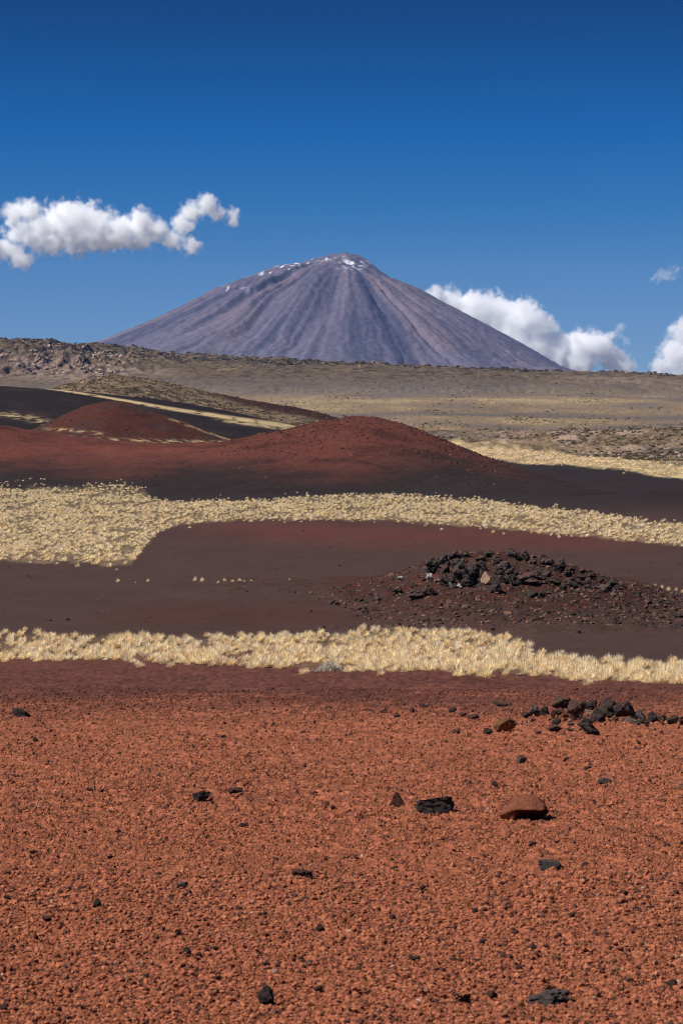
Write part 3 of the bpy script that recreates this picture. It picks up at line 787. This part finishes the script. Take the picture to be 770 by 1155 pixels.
# singled-out stones on the red slope, own shapes
own = [
 # px, py, w, h, mesh, label
 (590, 909, 57, 31, rock_mesh(701, M_rust, pts=hull((-1, -.5, -.35), (-.95, .3, -.5), (-.7, -.75, -.05), (-.35, -.9, .18), (-.2, .1, .85), (.2, .15, .95), (.6, .2, .72), (.95, .1, .1), (1, -.3, -.2), (.9, -.85, -.02), (.5, -.98, .16), (.1, -.98, .2), (.8, .8, -.4), (-.1, .9, .3), (-.7, .7, -.3), (.9, -.6, -.75), (.3, -.7, -.9), (-.4, -.7, -.8), (.2, .5, -.9)), rough=.09, freq=1.3, craggy=.05), 'large rust-coloured slab with a black hollow under its front edge'),
 (490, 907.5, 43, 20, rock_mesh(702, M_lava, pts=hull((-1, -.4, -.2), (-.8, -.6, .75), (.2, -.5, .9), (.85, -.5, 1), (1, -.4, -.3), (.7, -.7, -.9), (-.6, -.8, -.8), (-.9, .6, .3), (.8, .7, .6), (.6, .7, -.8), (-.7, .7, -.8), (1.05, 0, .1)), rough=.09, freq=2.0, craggy=.14), 'flat-faced jet black block between the brown pyramid stone and the rust slab'),
 (447, 903, 23, 18, rock_mesh(703, M_redbrown, pts=hull((-1, -.5, -.9), (1, -.5, -.9), (-.6, .8, -.9), (.8, .8, -.9), (-.1, -.2, 1.0), (.25, .1, .85), (-.7, -.5, -.1), (.75, -.3, -.2)), rough=.06, craggy=.05), 'small reddish-brown pyramid-shaped stone beside the flat-faced black block'),
 (24, 803, 25, 12, rock_mesh(704, M_lava, pts=hull((-1, 0, .7), (-.85, -.4, .1), (-.2, -.6, .75), (.5, -.5, .35), (1, -.2, -.7), (.7, .6, -.5), (-.4, .7, .5), (-.3, -.5, -.9), (.4, -.5, -.9), (-.6, .4, -.9)), rough=.08, craggy=.08), 'dark low stone alone below the left end of the near grass belt'),
 (225.5, 899.5, 24, 14, rock_mesh(705, M_lava, npts=15, rough=.16, craggy=.25), 'lumpy black-brown stone, left of a similar pair below the grass belt'),
 (266, 896, 22, 12, rock_mesh(706, M_lavabrown, npts=11, rough=.13, craggy=.2), 'dark brown humped stone, right of a similar pair below the grass belt'),
 (620, 974.5, 27, 13, rock_mesh(707, M_grey, pts=hull((-1, -.4, .8), (-1, .5, .5), (.1, -.4, .55), (.9, -.4, .4), (1, -.3, -.7), (-.8, -.6, -.8), (.2, -.7, -.9), (.8, .6, .3), (-.3, .7, .6), (0, .6, -.9)), rough=.06, craggy=.06), 'grey-brown wedge-shaped stone on open gravel below the big rust slab'),
 (341, 987, 33, 9, rock_mesh(708, M_lavabrown, npts=18, rough=.2, craggy=.25), 'long flat ragged dark stone on bare gravel near the middle of the slope'),
 (202, 996.5, 22, 8, rock_mesh(709, M_grey, pts=hull((-1, 0, -.5), (-.2, -.5, .2), (.9, -.2, .9), (1, .3, -.2), (.2, .6, .5), (.3, -.5, -.8), (-.4, .4, -.8)), rough=.05), 'thin pale grey sliver of stone tilted up at one end'),
 (302, 1123, 33, 24, rock_mesh(710, M_lava, npts=13, rough=.12, craggy=.12), 'dark purplish black angular stone alone near the bottom of the slope'),
 (618, 1126, 62, 15, rock_mesh(711, M_grey, npts=14, rough=.34, freq=2.2, craggy=.25), 'long low dark grey slab half sunk in gravel at the bottom'),
 (525, 1129, 20, 14, rock_mesh(712, M_lavabrown, npts=14, rough=.14, craggy=.1), 'dark brown lump of scoria left of the half-sunk grey slab'),
 (556, 1122, 16, 11, rock_mesh(713, M_lavabrown, npts=14, rough=.14), 'low reddish-brown lump just left of the half-sunk grey slab'),
 (587, 857, 14, 13, rock_mesh(714, M_grey, npts=12, rough=.1), 'small upright grey stone above the big rust slab'),
 (682, 881.5, 20, 7, rock_mesh(715, M_grey, npts=16, rough=.1), 'flat greenish grey stone right of the big rust slab'),
 (661, 868, 11, 6, GEN['brown'][0], 'small dark stone just above the flat greenish grey stone'),
 (558, 886.5, 13, 7, GEN['lava'][1], 'small black stone above the gap between black block and rust slab'),
 (638, 859, 9, 6, GEN['brown'][2], 'tiny reddish stone between the upright grey stone and the flat dark one'),
 (570, 817, 27, 18, rock_mesh(716, M_lichen, npts=26, rough=.07), 'rounded brown crusted stone in front of the rock pile'),
 (549, 824.5, 13, 9, GEN['lava'][2], 'small black stone touching the rounded brown crusted stone'),
 (566, 795.5, 26, 7, rock_mesh(717, M_lava, npts=12, rough=.13, craggy=.1), 'low black pointed stone behind the rounded brown crusted stone'),
 (533, 810, 18, 8, GEN['lava'][3], 'black stone of a low pair left of the rounded brown stone'),
 (522, 809, 12, 6, GEN['brown'][3], 'brown stone of a low pair left of the rounded brown stone'),
 (511, 802, 13, 7, GEN['lava'][4], 'small black stone just up the slope from the low pair'),
 (514, 825.5, 13, 5, GEN['brown'][4], 'flat brown stone below the low pair of stones'),
 (479.5, 795.5, 16, 6, GEN['lava'][5], 'flat dark stone, uppermost of a loose scatter below the grass'),
 (448, 809, 11, 5, GEN['lava'][6], 'small flat black stone low in the loose scatter'),
 (432.5, 801.5, 12, 6, GEN['brown'][5], 'small brown stone at the left end of the loose scatter'),
 (465, 799.5, 8, 8, GEN['brown'][6], 'small brown stone in the middle of the loose scatter'),
 (547.5, 803.5, 8, 5, GEN['grey'][0], 'small grey stone between the black stones and the pile'),
 (600, 955.5, 12, 7, GEN['brown'][1], 'small dark purple stone just above the grey-brown wedge'),
 (275, 929.5, 13, 6, GEN['brown'][2], 'small brown stone below the pair of dark lumps'),
 (376, 911.5, 10, 8, GEN['lava'][0], 'small dark stone left of the brown pyramid stone'),
 (768, 885, 8, 10, GEN['tan'][0], 'small tan stone at the edge of the slope on the right'),
 (109, 1015, 13, 12, GEN['lava'][2], 'small dark upright stone on the lower left of the gravel slope'),
]
for v in own[0][4].vertices:              # the hollow: the front face falls back under the lip, to the right of the middle
    q = sstep(.10, -.10, v.co.z) * sstep(-.40, -.05, v.co.x) * sstep(1.05, .8, v.co.x) * sstep(.15, -.35, v.co.y)
    v.co.y += .85 * float(q)
for px, py, w, h, me, lab in own: put_rock(px, py, w, h, me, lab, sink=.36 if 'half sunk' in lab or 'ragged' in lab else .18)

# small dark stones that nothing tells apart
small_st = [(38, 961, 14, 6), (102, 895, 11, 6), (115, 897.5, 7, 5), (40, 835, 9, 6), (252, 830, 8, 5), (53, 1032, 15, 7), (210, 1075, 14, 11), (475, 1000, 10, 7), (757, 1107, 15, 11), (358, 1116, 13, 8), (752, 953, 11, 5),
            (705, 1007, 12, 6), (573, 1021, 9, 5), (124, 966, 8, 6), (130, 977, 6, 4), (47, 1015, 9, 6), (645, 1034, 9, 7), (530, 882, 7, 4), (608, 826, 8, 5), (720, 838, 6, 4), (640, 835, 7, 4), (684, 831, 6, 3),
            (136, 893, 6, 3), (150, 850, 5, 3), (62, 828, 5, 3), (175, 893, 10, 4), (300, 815, 6, 3), (308, 816, 6, 3), (280, 852, 6, 3), (304, 876, 8, 5), (470, 1083, 12, 6), (464, 1083, 9, 7), (602, 1074, 9, 6), (615, 1072, 8, 5),
            (660, 975, 10, 4), (627, 950, 9, 4), (445, 978, 7, 5), (397, 872, 6, 4), (415, 868, 5, 3), (692, 1098, 9, 5), (740, 1090, 7, 5), (240, 800, 7, 3), (96, 790, 6, 3), (180, 783, 6, 3), (100, 806, 5, 3), (670, 907, 7, 4),
            (8, 1010, 10, 6), (4, 1133, 12, 10), (360, 1047, 12, 9), (440, 1048, 9, 6), (605, 889, 6, 4), (533, 935, 8, 5), (503, 836, 5, 3), (622, 861, 4, 3), (710, 875, 5, 3), (395, 829, 6, 3), (185, 1046, 8, 7), (418, 800, 6, 4)]
for i, (px, py, w, h) in enumerate(small_st):
    put_rock(px, py, w, h, (GEN['lava'] + GEN['brown'])[(i * 5) % 14], 'fist-sized or smaller dark stone lying singly on the red gravel slope', 'stone', 'small dark stones on the red gravel', 'stone')

# pale stones at the grass edge
put_rock(587, 760.5, 13, 4, GEN['pale'][0], 'small pale flat stone just in front of the near grass belt')

# rock pile
pile = [
 (592, 806, 15, 9, 'brown'), (603, 798, 20, 16, 'grey'), (615, 798, 14, 15, 'lava'), (634, 793, 32, 15, 'brown'), (628, 803, 16, 9, 'brown'), (637, 805, 13, 9, 'rust'), (650, 801, 24, 22, 'brown'), (646, 809, 12, 5, 'lava'),
 (665, 802, 14, 11, 'tan'), (673, 806, 20, 15, 'lava'), (682, 794, 30, 26, 'lava'), (668, 796, 18, 12, 'lava'), (688, 803, 14, 12, 'lava'), (705, 800, 26, 23, 'lava'), (715, 804, 12, 13, 'lava'), (662, 819, 25, 19, 'lava'), (671, 824, 13, 9, 'brown'),
 (722, 808, 13, 14, 'grey'), (735, 810, 13, 13, 'lava'), (744, 811, 14, 8, 'brown'), (758, 811, 16, 13, 'lava'), (767, 814, 10, 8, 'brown'), (712, 814, 18, 5, 'grey'), (726, 816, 12, 4, 'brown'), (628, 815, 12, 9, 'lava'), (625, 822, 20, 8, 'brown'), (644, 817, 11, 4, 'grey'), (644, 823, 11, 5, 'lava'), (655, 795, 13, 9, 'brown'), (694, 811, 9, 5, 'brown')]
pl_lab = {'lava': 'black angular lava block in the low rock pile below the grass belt', 'brown': 'brown angular block in the low rock pile below the grass belt', 'grey': 'grey angular block in the low rock pile below the grass belt',
          'rust': 'rust-red block in the low rock pile below the grass belt', 'tan': 'pale tan block in the middle of the low rock pile'}
cnt = {}
for px, py, w, h, k in pile:
    i = cnt.get(k, 0); cnt[k] = i + 1
    put_rock(px, py, w * 1.16, h * 1.12, GEN[k][i % len(GEN[k])], pl_lab[k], 'rock', {'lava': 'black blocks of the rock pile', 'brown': 'brown blocks of the rock pile', 'grey': 'grey blocks of the rock pile'}.get(k), tilt=random.uniform(-.25, .25))

for i in range(34):
    u = random.random(); px = 592 + u * 178; py = 806 + 6 * random.random() + 9 * u * random.random() + random.choice((0, 0, 4, 12)) * random.random()
    w = random.uniform(4, 9)
    put_rock(px, py, w, w * random.uniform(.5, .8), GEN[random.choice(('lava', 'brown', 'brown', 'grey'))][random.randrange(3)], 'small broken fragment lying among the blocks of the low rock pile', 'stone', 'fragments around the rock pile', 'stone')
# boulders on the mound
def mz(px, py):
    """point of the mound's front that shows at this place of the photo"""
    Y = np.linspace(70, 118, 400); x = (px - CX) / F * Y
    z = np.maximum(mound.z(x, Y), Gz(x, Y)); rr = HY - z / Y * F
    top = np.argmin(rr)
    seg = np.arange(len(Y)) <= top
    i = np.argmin(np.where(seg, np.abs(rr - py), 1e9))
    return float(x[i]), float(Y[i]), float(z[i])
bl = []
named = [
 (485, 649, 16, 15, 'pale', 'large off-white boulder near the top of the boulder mound'), (453, 651, 15, 6, 'pale', 'flat cream boulder low on the shoulder of the boulder mound'),
 (547, 651, 13, 18, 'tan', 'upright tan boulder with a broken face in the middle of the mound'), (508, 659, 9, 7, 'grey', 'light grey boulder under the black crag of the mound'),
 (518, 661, 8, 7, 'pale', 'small pale boulder under the black crag of the mound'), (465, 659, 8, 9, 'brown', 'upright brown boulder left of the off-white one'), (492, 652, 12, 11, 'tan', 'tan-brown boulder right of the off-white one')]
for px, py, w, h, k, lab in named:
    put_rock(px, py, w, h, GEN[k][random.randrange(len(GEN[k]))], lab, 'boulder', None, 'boulder', mz, sink=.15)
crag = [(488, 634, 20, 18), (497, 630, 14, 14), (513, 626, 14, 10), (523, 623, 11, 7), (507, 648, 18, 17), (520, 646, 22, 20), (533, 644, 20, 18), (527, 654, 16, 12), (541, 628, 11, 8), (552, 624, 10, 7), (575, 621, 10, 9), (586, 626, 16, 9),
        (592, 626, 10, 9), (568, 640, 18, 12), (578, 645, 22, 16), (592, 648, 22, 15), (604, 650, 20, 12), (615, 647, 16, 9), (583, 653, 18, 12), (598, 655, 16, 8), (632, 637, 16, 12), (645, 641, 10, 7), (612, 631, 10, 8), (620, 634, 10, 7),
        (558, 660, 12, 12), (490, 666, 15, 8), (468, 670, 16, 9), (478, 667, 10, 7), (450, 665, 14, 7), (500, 640, 12, 10), (560, 629, 9, 6), (600, 632, 9, 6), (648, 655, 13, 12), (655, 649, 9, 8), (663, 656, 10, 8), (612, 668, 10, 8), (682, 661, 13, 8), (692, 657, 9, 9), (600, 668, 11, 8), (570, 652, 14, 10), (543, 638, 13, 9), (515, 635, 12, 9), (640, 645, 12, 8), (655, 642, 9, 6), (668, 649, 9, 7), (676, 653, 8, 6), (705, 660, 9, 6), (625, 655, 12, 8), (635, 662, 9, 7), (720, 668, 8, 6), (690, 668, 8, 6), (563, 643, 11, 8)]
for i, (px, py, w, h) in enumerate(crag):
    put_rock(px, py, w * 1.42, h * 1.5, GEN['lava'][(i * 3) % 7], 'black lava boulder of the crag crowning the mound', 'boulder', 'black boulders on the mound', 'boulder', mz, sink=.12, tilt=random.uniform(-.4, .4))
n = 0
while n < 105:
    px = random.uniform(340, 765); top = float(mound.crest(px)); t = random.random() ** 1.5
    py = top + 6 + t * (706 - top)
    if py > 716 or (px < 400 and random.random() < .6): continue
    w = random.uniform(3.8, 10.5) * (1.15 - .55 * t) * (1 if 440 < px < 740 else .8)
    kk = random.random()
    k = 'lava' if kk < .66 else 'brown' if kk < .93 else 'grey'
    put_rock(px, py, w, w * random.uniform(.6, .95), GEN[k][random.randrange(len(GEN[k]))], 'small dark stone strewn over the flank of the boulder mound', 'stone', 'stones strewn over the mound', 'stone', mz, tilt=random.uniform(-.3, .3))
    n += 1
# finer debris on the mound
q = 6800
px = RNG.uniform(270, 860, q); Y = 106 - 25 * RNG.uniform(-.3, .97, q); x = (px - CX) / F * 106
k = RNG.random(q) < np.interp(px, [270, 420, 500, 700, 860], [.12, .5, 1, .9, .35])
x, Y = x[k], Y[k]; z = mound.z(x, Y)
sc = RNG.uniform(.035, .115, len(x)) * np.where(RNG.random(len(x)) < .12, 1.7, 1)
t = RNG.random(len(x))[:, None] ** 2.2
tn = np.array((.030, .020, .018)) * (1 - t) + np.array((.17, .085, .06)) * t
scatter('stone_debris', ST, np.stack([x, Y, z], -1), sc, sc, RNG.uniform(0, 6.28, len(x)), M_peb, tn, 'loose small stones covering the boulder mound')

q = 1500
px = RNG.uniform(-120, 900, q); py = np.concatenate([RNG.uniform(588, 706, q - 450), RNG.uniform(522, 590, 450)])
k = ~((py > B2t(px) - 2) & (py < B2b(px) + 3)) & ((py > 588) | (px > 560)) & (py < B1t(px)) & (fbm(px / 60, py / 12, 3, 320) > -.05)
px, py = px[k], py[k]; Y = rowY(py); x = (px - CX) / F * Y
sc = RNG.uniform(.025, .075, len(x)) * np.where(RNG.random(len(x)) < .06, 2.0, 1) * np.interp(Y, [90, 400], [.9, 1.9])
t = RNG.random(len(x))[:, None] ** 2
tn = np.array((.022, .016, .015)) * (1 - t) + np.array((.15, .07, .05)) * t
scatter('stone_debris', ST, np.stack([x, Y, Gz(x, Y)], -1), sc, sc, RNG.uniform(0, 6.28, len(x)), M_peb, tn, 'sparse small stones on the dark flats')

# bleached shrub in front of the grass
def shrub_mesh():
    r = np.random.default_rng(77); V, T, C = [], [], []
    for i in range(420):
        cx = r.normal(0, .42); cy = r.normal(0, .3); hh = max(.12, .95 - cx * cx * 1.1 + (-.12 if cx > .3 else 0))
        a = r.uniform(0, 6.28); el = r.uniform(.2, 1.3); L = r.uniform(.2, .5)
        p = np.array((cx, cy, r.uniform(0, hh * .75))); d = np.array((np.cos(a) * np.cos(el), np.sin(a) * np.cos(el), np.sin(el)))
        s = np.cross(d, r.normal(size=3)); s /= np.linalg.norm(s); k = len(V); w = .035
        V += [p - s * w, p + s * w, p + d * L]; T += [(k, k + 1, k + 2)]
        q = r.uniform(.75, 1.15); C += [(.60 * q, .54 * q, .42 * q)] * 3
    return mesh_np('shrub', np.array(V), np.array(T), M_straw, np.array(C))
x, Y, z = at(371, 757)
o = link('shrub', shrub_mesh(), None, 'bleached whitish low shrub in front of the near grass belt', 'shrub'); o.location = (x, Y, z - .02); o.scale = (.36, .4, .34)

# ------------------------------------------------------------------ clouds
CY = 13500.0
def cloud(name_label, blobs, dens, seed, edge=.45, nscale=1.0, stretch=1.0):
    """blobs: (px, py, r) in photo pixels at distance CY; a billowing body of vapour in a closed shell"""
    k = CY / F
    B = [((px - CX) * k, CY + dy * k, (HY - py) * k, r * k * 1.48) for px, py, r, dy in blobs]
    bm = bmesh.new()
    for x, y, z, r in B:
        m4 = bmesh.ops.create_icosphere(bm, subdivisions=3, radius=r * .97 + 32)
        for v in m4['verts']: v.co += Vector((x, y, z))
    me = bpy.data.meshes.new('cloud'); bm.to_mesh(me); bm.free()
    o = link('cloud', me, None, name_label, 'cloud', None)
    md = o.modifiers.new('shell', 'REMESH'); md.mode = 'VOXEL'; md.voxel_size = 22
    dg = bpy.context.evaluated_depsgraph_get()
    me2 = bpy.data.meshes.new_from_object(o.evaluated_get(dg)); o.modifiers.clear(); o.data = me2
    me2.name = 'cloud'
    m = bpy.data.materials.new('vapour'); m.use_nodes = True; nt = m.node_tree; nt.nodes.clear()
    out = N(nt, 'ShaderNodeOutputMaterial'); geo = N(nt, 'ShaderNodeNewGeometry')
    def noise(scale, det, amp):
        nn = N(nt, 'ShaderNodeTexNoise'); nn.inputs['Scale'].default_value = scale * nscale; nn.inputs['Detail'].default_value = det; nn.inputs['Roughness'].default_value = .58
        mp = N(nt, 'ShaderNodeVectorMath', operation='ADD'); mp.inputs[1].default_value = (seed * 131.7, seed * 57.1, seed * 91.3)
        nt.links.new(geo.outputs['Position'], mp.inputs[0]); nt.links.new(mp.outputs[0], nn.inputs['Vector'])
        sb = N(nt, 'ShaderNodeVectorMath', operation='SUBTRACT'); sb.inputs[1].default_value = (.5, .5, .5); nt.links.new(nn.outputs['Color'], sb.inputs[0])
        sc = N(nt, 'ShaderNodeVectorMath', operation='SCALE'); sc.inputs['Scale'].default_value = amp; nt.links.new(sb.outputs[0], sc.inputs[0])
        return nn, sc
    nA, wA = noise(.0060, 3, 130)
    nC, wC = noise(.024, 4, 62)
    pos = N(nt, 'ShaderNodeVectorMath', operation='ADD'); nt.links.new(geo.outputs['Position'], pos.inputs[0]); nt.links.new(wA.outputs[0], pos.inputs[1])
    pos2 = N(nt, 'ShaderNodeVectorMath', operation='ADD'); nt.links.new(pos.outputs[0], pos2.inputs[0]); nt.links.new(wC.outputs[0], pos2.inputs[1]); pos = pos2
    cur = None
    for x, y, z, r in B:
        d = N(nt, 'ShaderNodeVectorMath', operation='DISTANCE'); d.inputs[1].default_value = (x, y, z); nt.links.new(pos.outputs[0], d.inputs[0])
        f = N(nt, 'ShaderNodeMath', operation='MULTIPLY_ADD'); f.inputs[1].default_value = -1 / r; f.inputs[2].default_value = 1; nt.links.new(d.outputs['Value'], f.inputs[0])
        if cur is None: cur = f
        else:
            mxn = N(nt, 'ShaderNodeMath', operation='SMOOTH_MAX'); mxn.inputs[2].default_value = .25
            nt.links.new(cur.outputs[0], mxn.inputs[0]); nt.links.new(f.outputs[0], mxn.inputs[1]); cur = mxn
    nB, _ = noise(.017, 5, 1)
    fb = N(nt, 'ShaderNodeMath', operation='MULTIPLY_ADD'); fb.inputs[1].default_value = -edge * 3.2; fb.inputs[2].default_value = edge * 1.0; nt.links.new(nB.outputs['Fac'], fb.inputs[0])
    sm = N(nt, 'ShaderNodeMath', operation='ADD'); nt.links.new(cur.outputs[0], sm.inputs[0]); nt.links.new(fb.outputs[0], sm.inputs[1])
    mr = N(nt, 'ShaderNodeMapRange', interpolation_type='SMOOTHSTEP'); mr.inputs['From Min'].default_value = .04; mr.inputs['From Max'].default_value = .46; mr.inputs['To Max'].default_value = dens
    nt.links.new(sm.outputs[0], mr.inputs['Value'])
    pv = N(nt, 'ShaderNodeVolumePrincipled'); pv.inputs['Color'].default_value = (1, 1, 1, 1); pv.inputs['Anisotropy'].default_value = .0
    nt.links.new(mr.outputs['Result'], pv.inputs['Density']); nt.links.new(pv.outputs[0], out.inputs['Volume'])
    o.data.materials.clear(); o.data.materials.append(m)
    return o
cloud('long ragged white cloud floating alone high over the plain left of the volcano', [
    (34, 262, 14, 0), (58, 280, 12, 0), (104, 274, 14, 0), (148, 274, 10, 0), (18, 240, 15, 0), (34, 238, 16, 4), (22, 262, 16, 0), (8, 282, 15, 2), (24, 290, 15, 0), (-12, 276, 15, 0), (50, 262, 24, 3), (72, 246, 22, 0), (90, 250, 26, 6), (80, 268, 22, 0), (110, 258, 24, 2), (134, 262, 22, 0), (122, 272, 17, 4), (156, 252, 18, 0), (160, 268, 15, 2),
    (178, 262, 15, 0), (196, 272, 12, 2), (215, 277, 12, 0), (205, 252, 14, 0), (214, 240, 13, 2), (232, 230, 13, 0), (246, 240, 11, 0), (262, 245, 11, 2)], .05, 1, .45)
cloud('bright white cloud bank rising behind the right slope of the volcano', [
    (490, 332, 12, 0), (510, 342, 18, 4), (535, 352, 24, 0), (560, 358, 25, 6), (590, 362, 25, 0), (575, 385, 30, 2), (610, 372, 20, 0), (600, 395, 26, 0), (630, 392, 18, 4), (655, 395, 22, 0), (675, 392, 18, 0), (690, 405, 16, 3), (650, 412, 20, 0), (705, 414, 11, 0), (625, 408, 22, 0)], .05, 2, .38)
cloud('hazy white cloud rising above the plain at the far right edge', [
    (770, 376, 18, 0), (762, 400, 24, 2), (785, 395, 28, 0), (745, 412, 14, 0), (800, 420, 30, 0), (770, 420, 18, 0), (820, 400, 25, 0)], .026, 3, .5)
cloud('tiny thin wisp of cloud high at the far right', [(744, 312, 8, 0), (753, 309, 9, 0), (763, 306, 9, 0)], .0075, 4, .6)
cloud('two small faint puffs between the bank and the edge cloud', [(697, 371, 9, 0), (703, 368, 7, 0), (707, 384, 7, 0), (700, 378, 6, 0)], .0075, 5, .6)

# ------------------------------------------------------------------ air
bm = bmesh.new(); bmesh.ops.create_cube(bm, size=1)
lo, hi = Vector((-6000, -80, -13)), Vector((6000, 12200, 735))
for v in bm.verts: v.co = Vector([lo[i] + (v.co[i] + .5) * (hi[i] - lo[i]) for i in range(3)])
me = bpy.data.meshes.new('haze'); bm.to_mesh(me); bm.free()
hz = link('haze', me, 'stuff', 'thin blue distance haze')
m = bpy.data.materials.new('haze_air'); m.use_nodes = True; nt = m.node_tree; nt.nodes.clear()
out = N(nt, 'ShaderNodeOutputMaterial'); pv = N(nt, 'ShaderNodeVolumePrincipled')
pv.inputs['Color'].default_value = (.22, .44, 1.0, 1); pv.inputs['Density'].default_value = 2.0e-5
nt.links.new(pv.outputs[0], out.inputs['Volume']); me.materials.append(m)

# ------------------------------------------------------------------ light, sky, camera
EL, AZ = R(50), R(-106)                       # azimuth from +Y towards +X: the sun stands to the left, a little beyond the scene
sd = Vector((math.sin(AZ) * math.cos(EL), math.cos(AZ) * math.cos(EL), math.sin(EL)))
L = bpy.data.lights.new('sun', 'SUN'); L.energy = 5.0; L.angle = R(.53); L.color = (1, .965, .91)
lo_ = bpy.data.objects.new('sun', L); COL.objects.link(lo_); lo_.rotation_euler = sd.to_track_quat('Z', 'Y').to_euler()

W = bpy.data.worlds.new('World'); S.world = W; W.use_nodes = True; nt = W.node_tree
bg = nt.nodes['Background']
sk = N(nt, 'ShaderNodeTexSky', sky_type='NISHITA'); sk.sun_disc = False; sk.sun_elevation = EL; sk.sun_rotation = AZ
sk.altitude = 3000; sk.air_density = 1.0; sk.dust_density = .0; sk.ozone_density = 2.5
# a band of sky square to the sun is far deeper in colour (as through a polariser); it pales towards the horizon and again overhead
tc = N(nt, 'ShaderNodeTexCoord'); sx = N(nt, 'ShaderNodeSeparateXYZ'); nt.links.new(tc.outputs['Generated'], sx.inputs[0])
cr = N(nt, 'ShaderNodeValToRGB'); cr.color_ramp.interpolation = 'LINEAR'
stops = [(.0, (.52, .70, 1.0)), (.0437, (.42, .64, .98)), (.0729, (.31, .60, .94)), (.10, (.13, .52, .93)), (.135, (.012, .44, .94)), (.19, (.0, .24, .57)), (.26, (.0, .22, .52)), (.65, (.45, .62, .80))]
while len(cr.color_ramp.elements) < len(stops): cr.color_ramp.elements.new(.5)
for e, (p_, c_) in zip(cr.color_ramp.elements, stops): e.position = p_; e.color = (*c_, 1)
nt.links.new(sx.outputs['Z'], cr.inputs['Fac'])
ml = N(nt, 'ShaderNodeMix', data_type='RGBA', blend_type='MULTIPLY'); ml.inputs['Factor'].default_value = 1
nt.links.new(sk.outputs[0], ml.inputs['A']); nt.links.new(cr.outputs['Color'], ml.inputs['B'])
nt.links.new(ml.outputs['Result'], bg.inputs['Color']); bg.inputs['Strength'].default_value = .054

cam = bpy.data.cameras.new('camera'); co = bpy.data.objects.new('camera', cam); COL.objects.link(co); S.camera = co
co.location = (0, 0, 0); co.rotation_euler = (R(90), 0, 0)
cam.sensor_fit = 'VERTICAL'; cam.sensor_height = 36; cam.sensor_width = 24; cam.lens = 36 * F / 1155
cam.shift_y = -(577.5 - HY) / 1155
cam.clip_start = .1; cam.clip_end = 60000
cam.dof.use_dof = True; cam.dof.focus_distance = 60; cam.dof.aperture_fstop = 16

S.view_settings.view_transform = 'Standard'; S.view_settings.look = 'None'; S.view_settings.gamma = 1; S.view_settings.exposure = .4
S.render.engine = 'CYCLES'
c = S.cycles
c.max_bounces = 66; c.diffuse_bounces = 3; c.glossy_bounces = 2; c.volume_bounces = 64; c.transmission_bounces = 3; c.transparent_max_bounces = 8
c.volume_step_rate = 1.0; c.volume_max_steps = 256
c.pixel_filter_type = 'BLACKMAN_HARRIS'; c.filter_width = 1.15
c.use_denoising = True; c.denoiser = 'OPENIMAGEDENOISE'
S.render.film_transparent = False
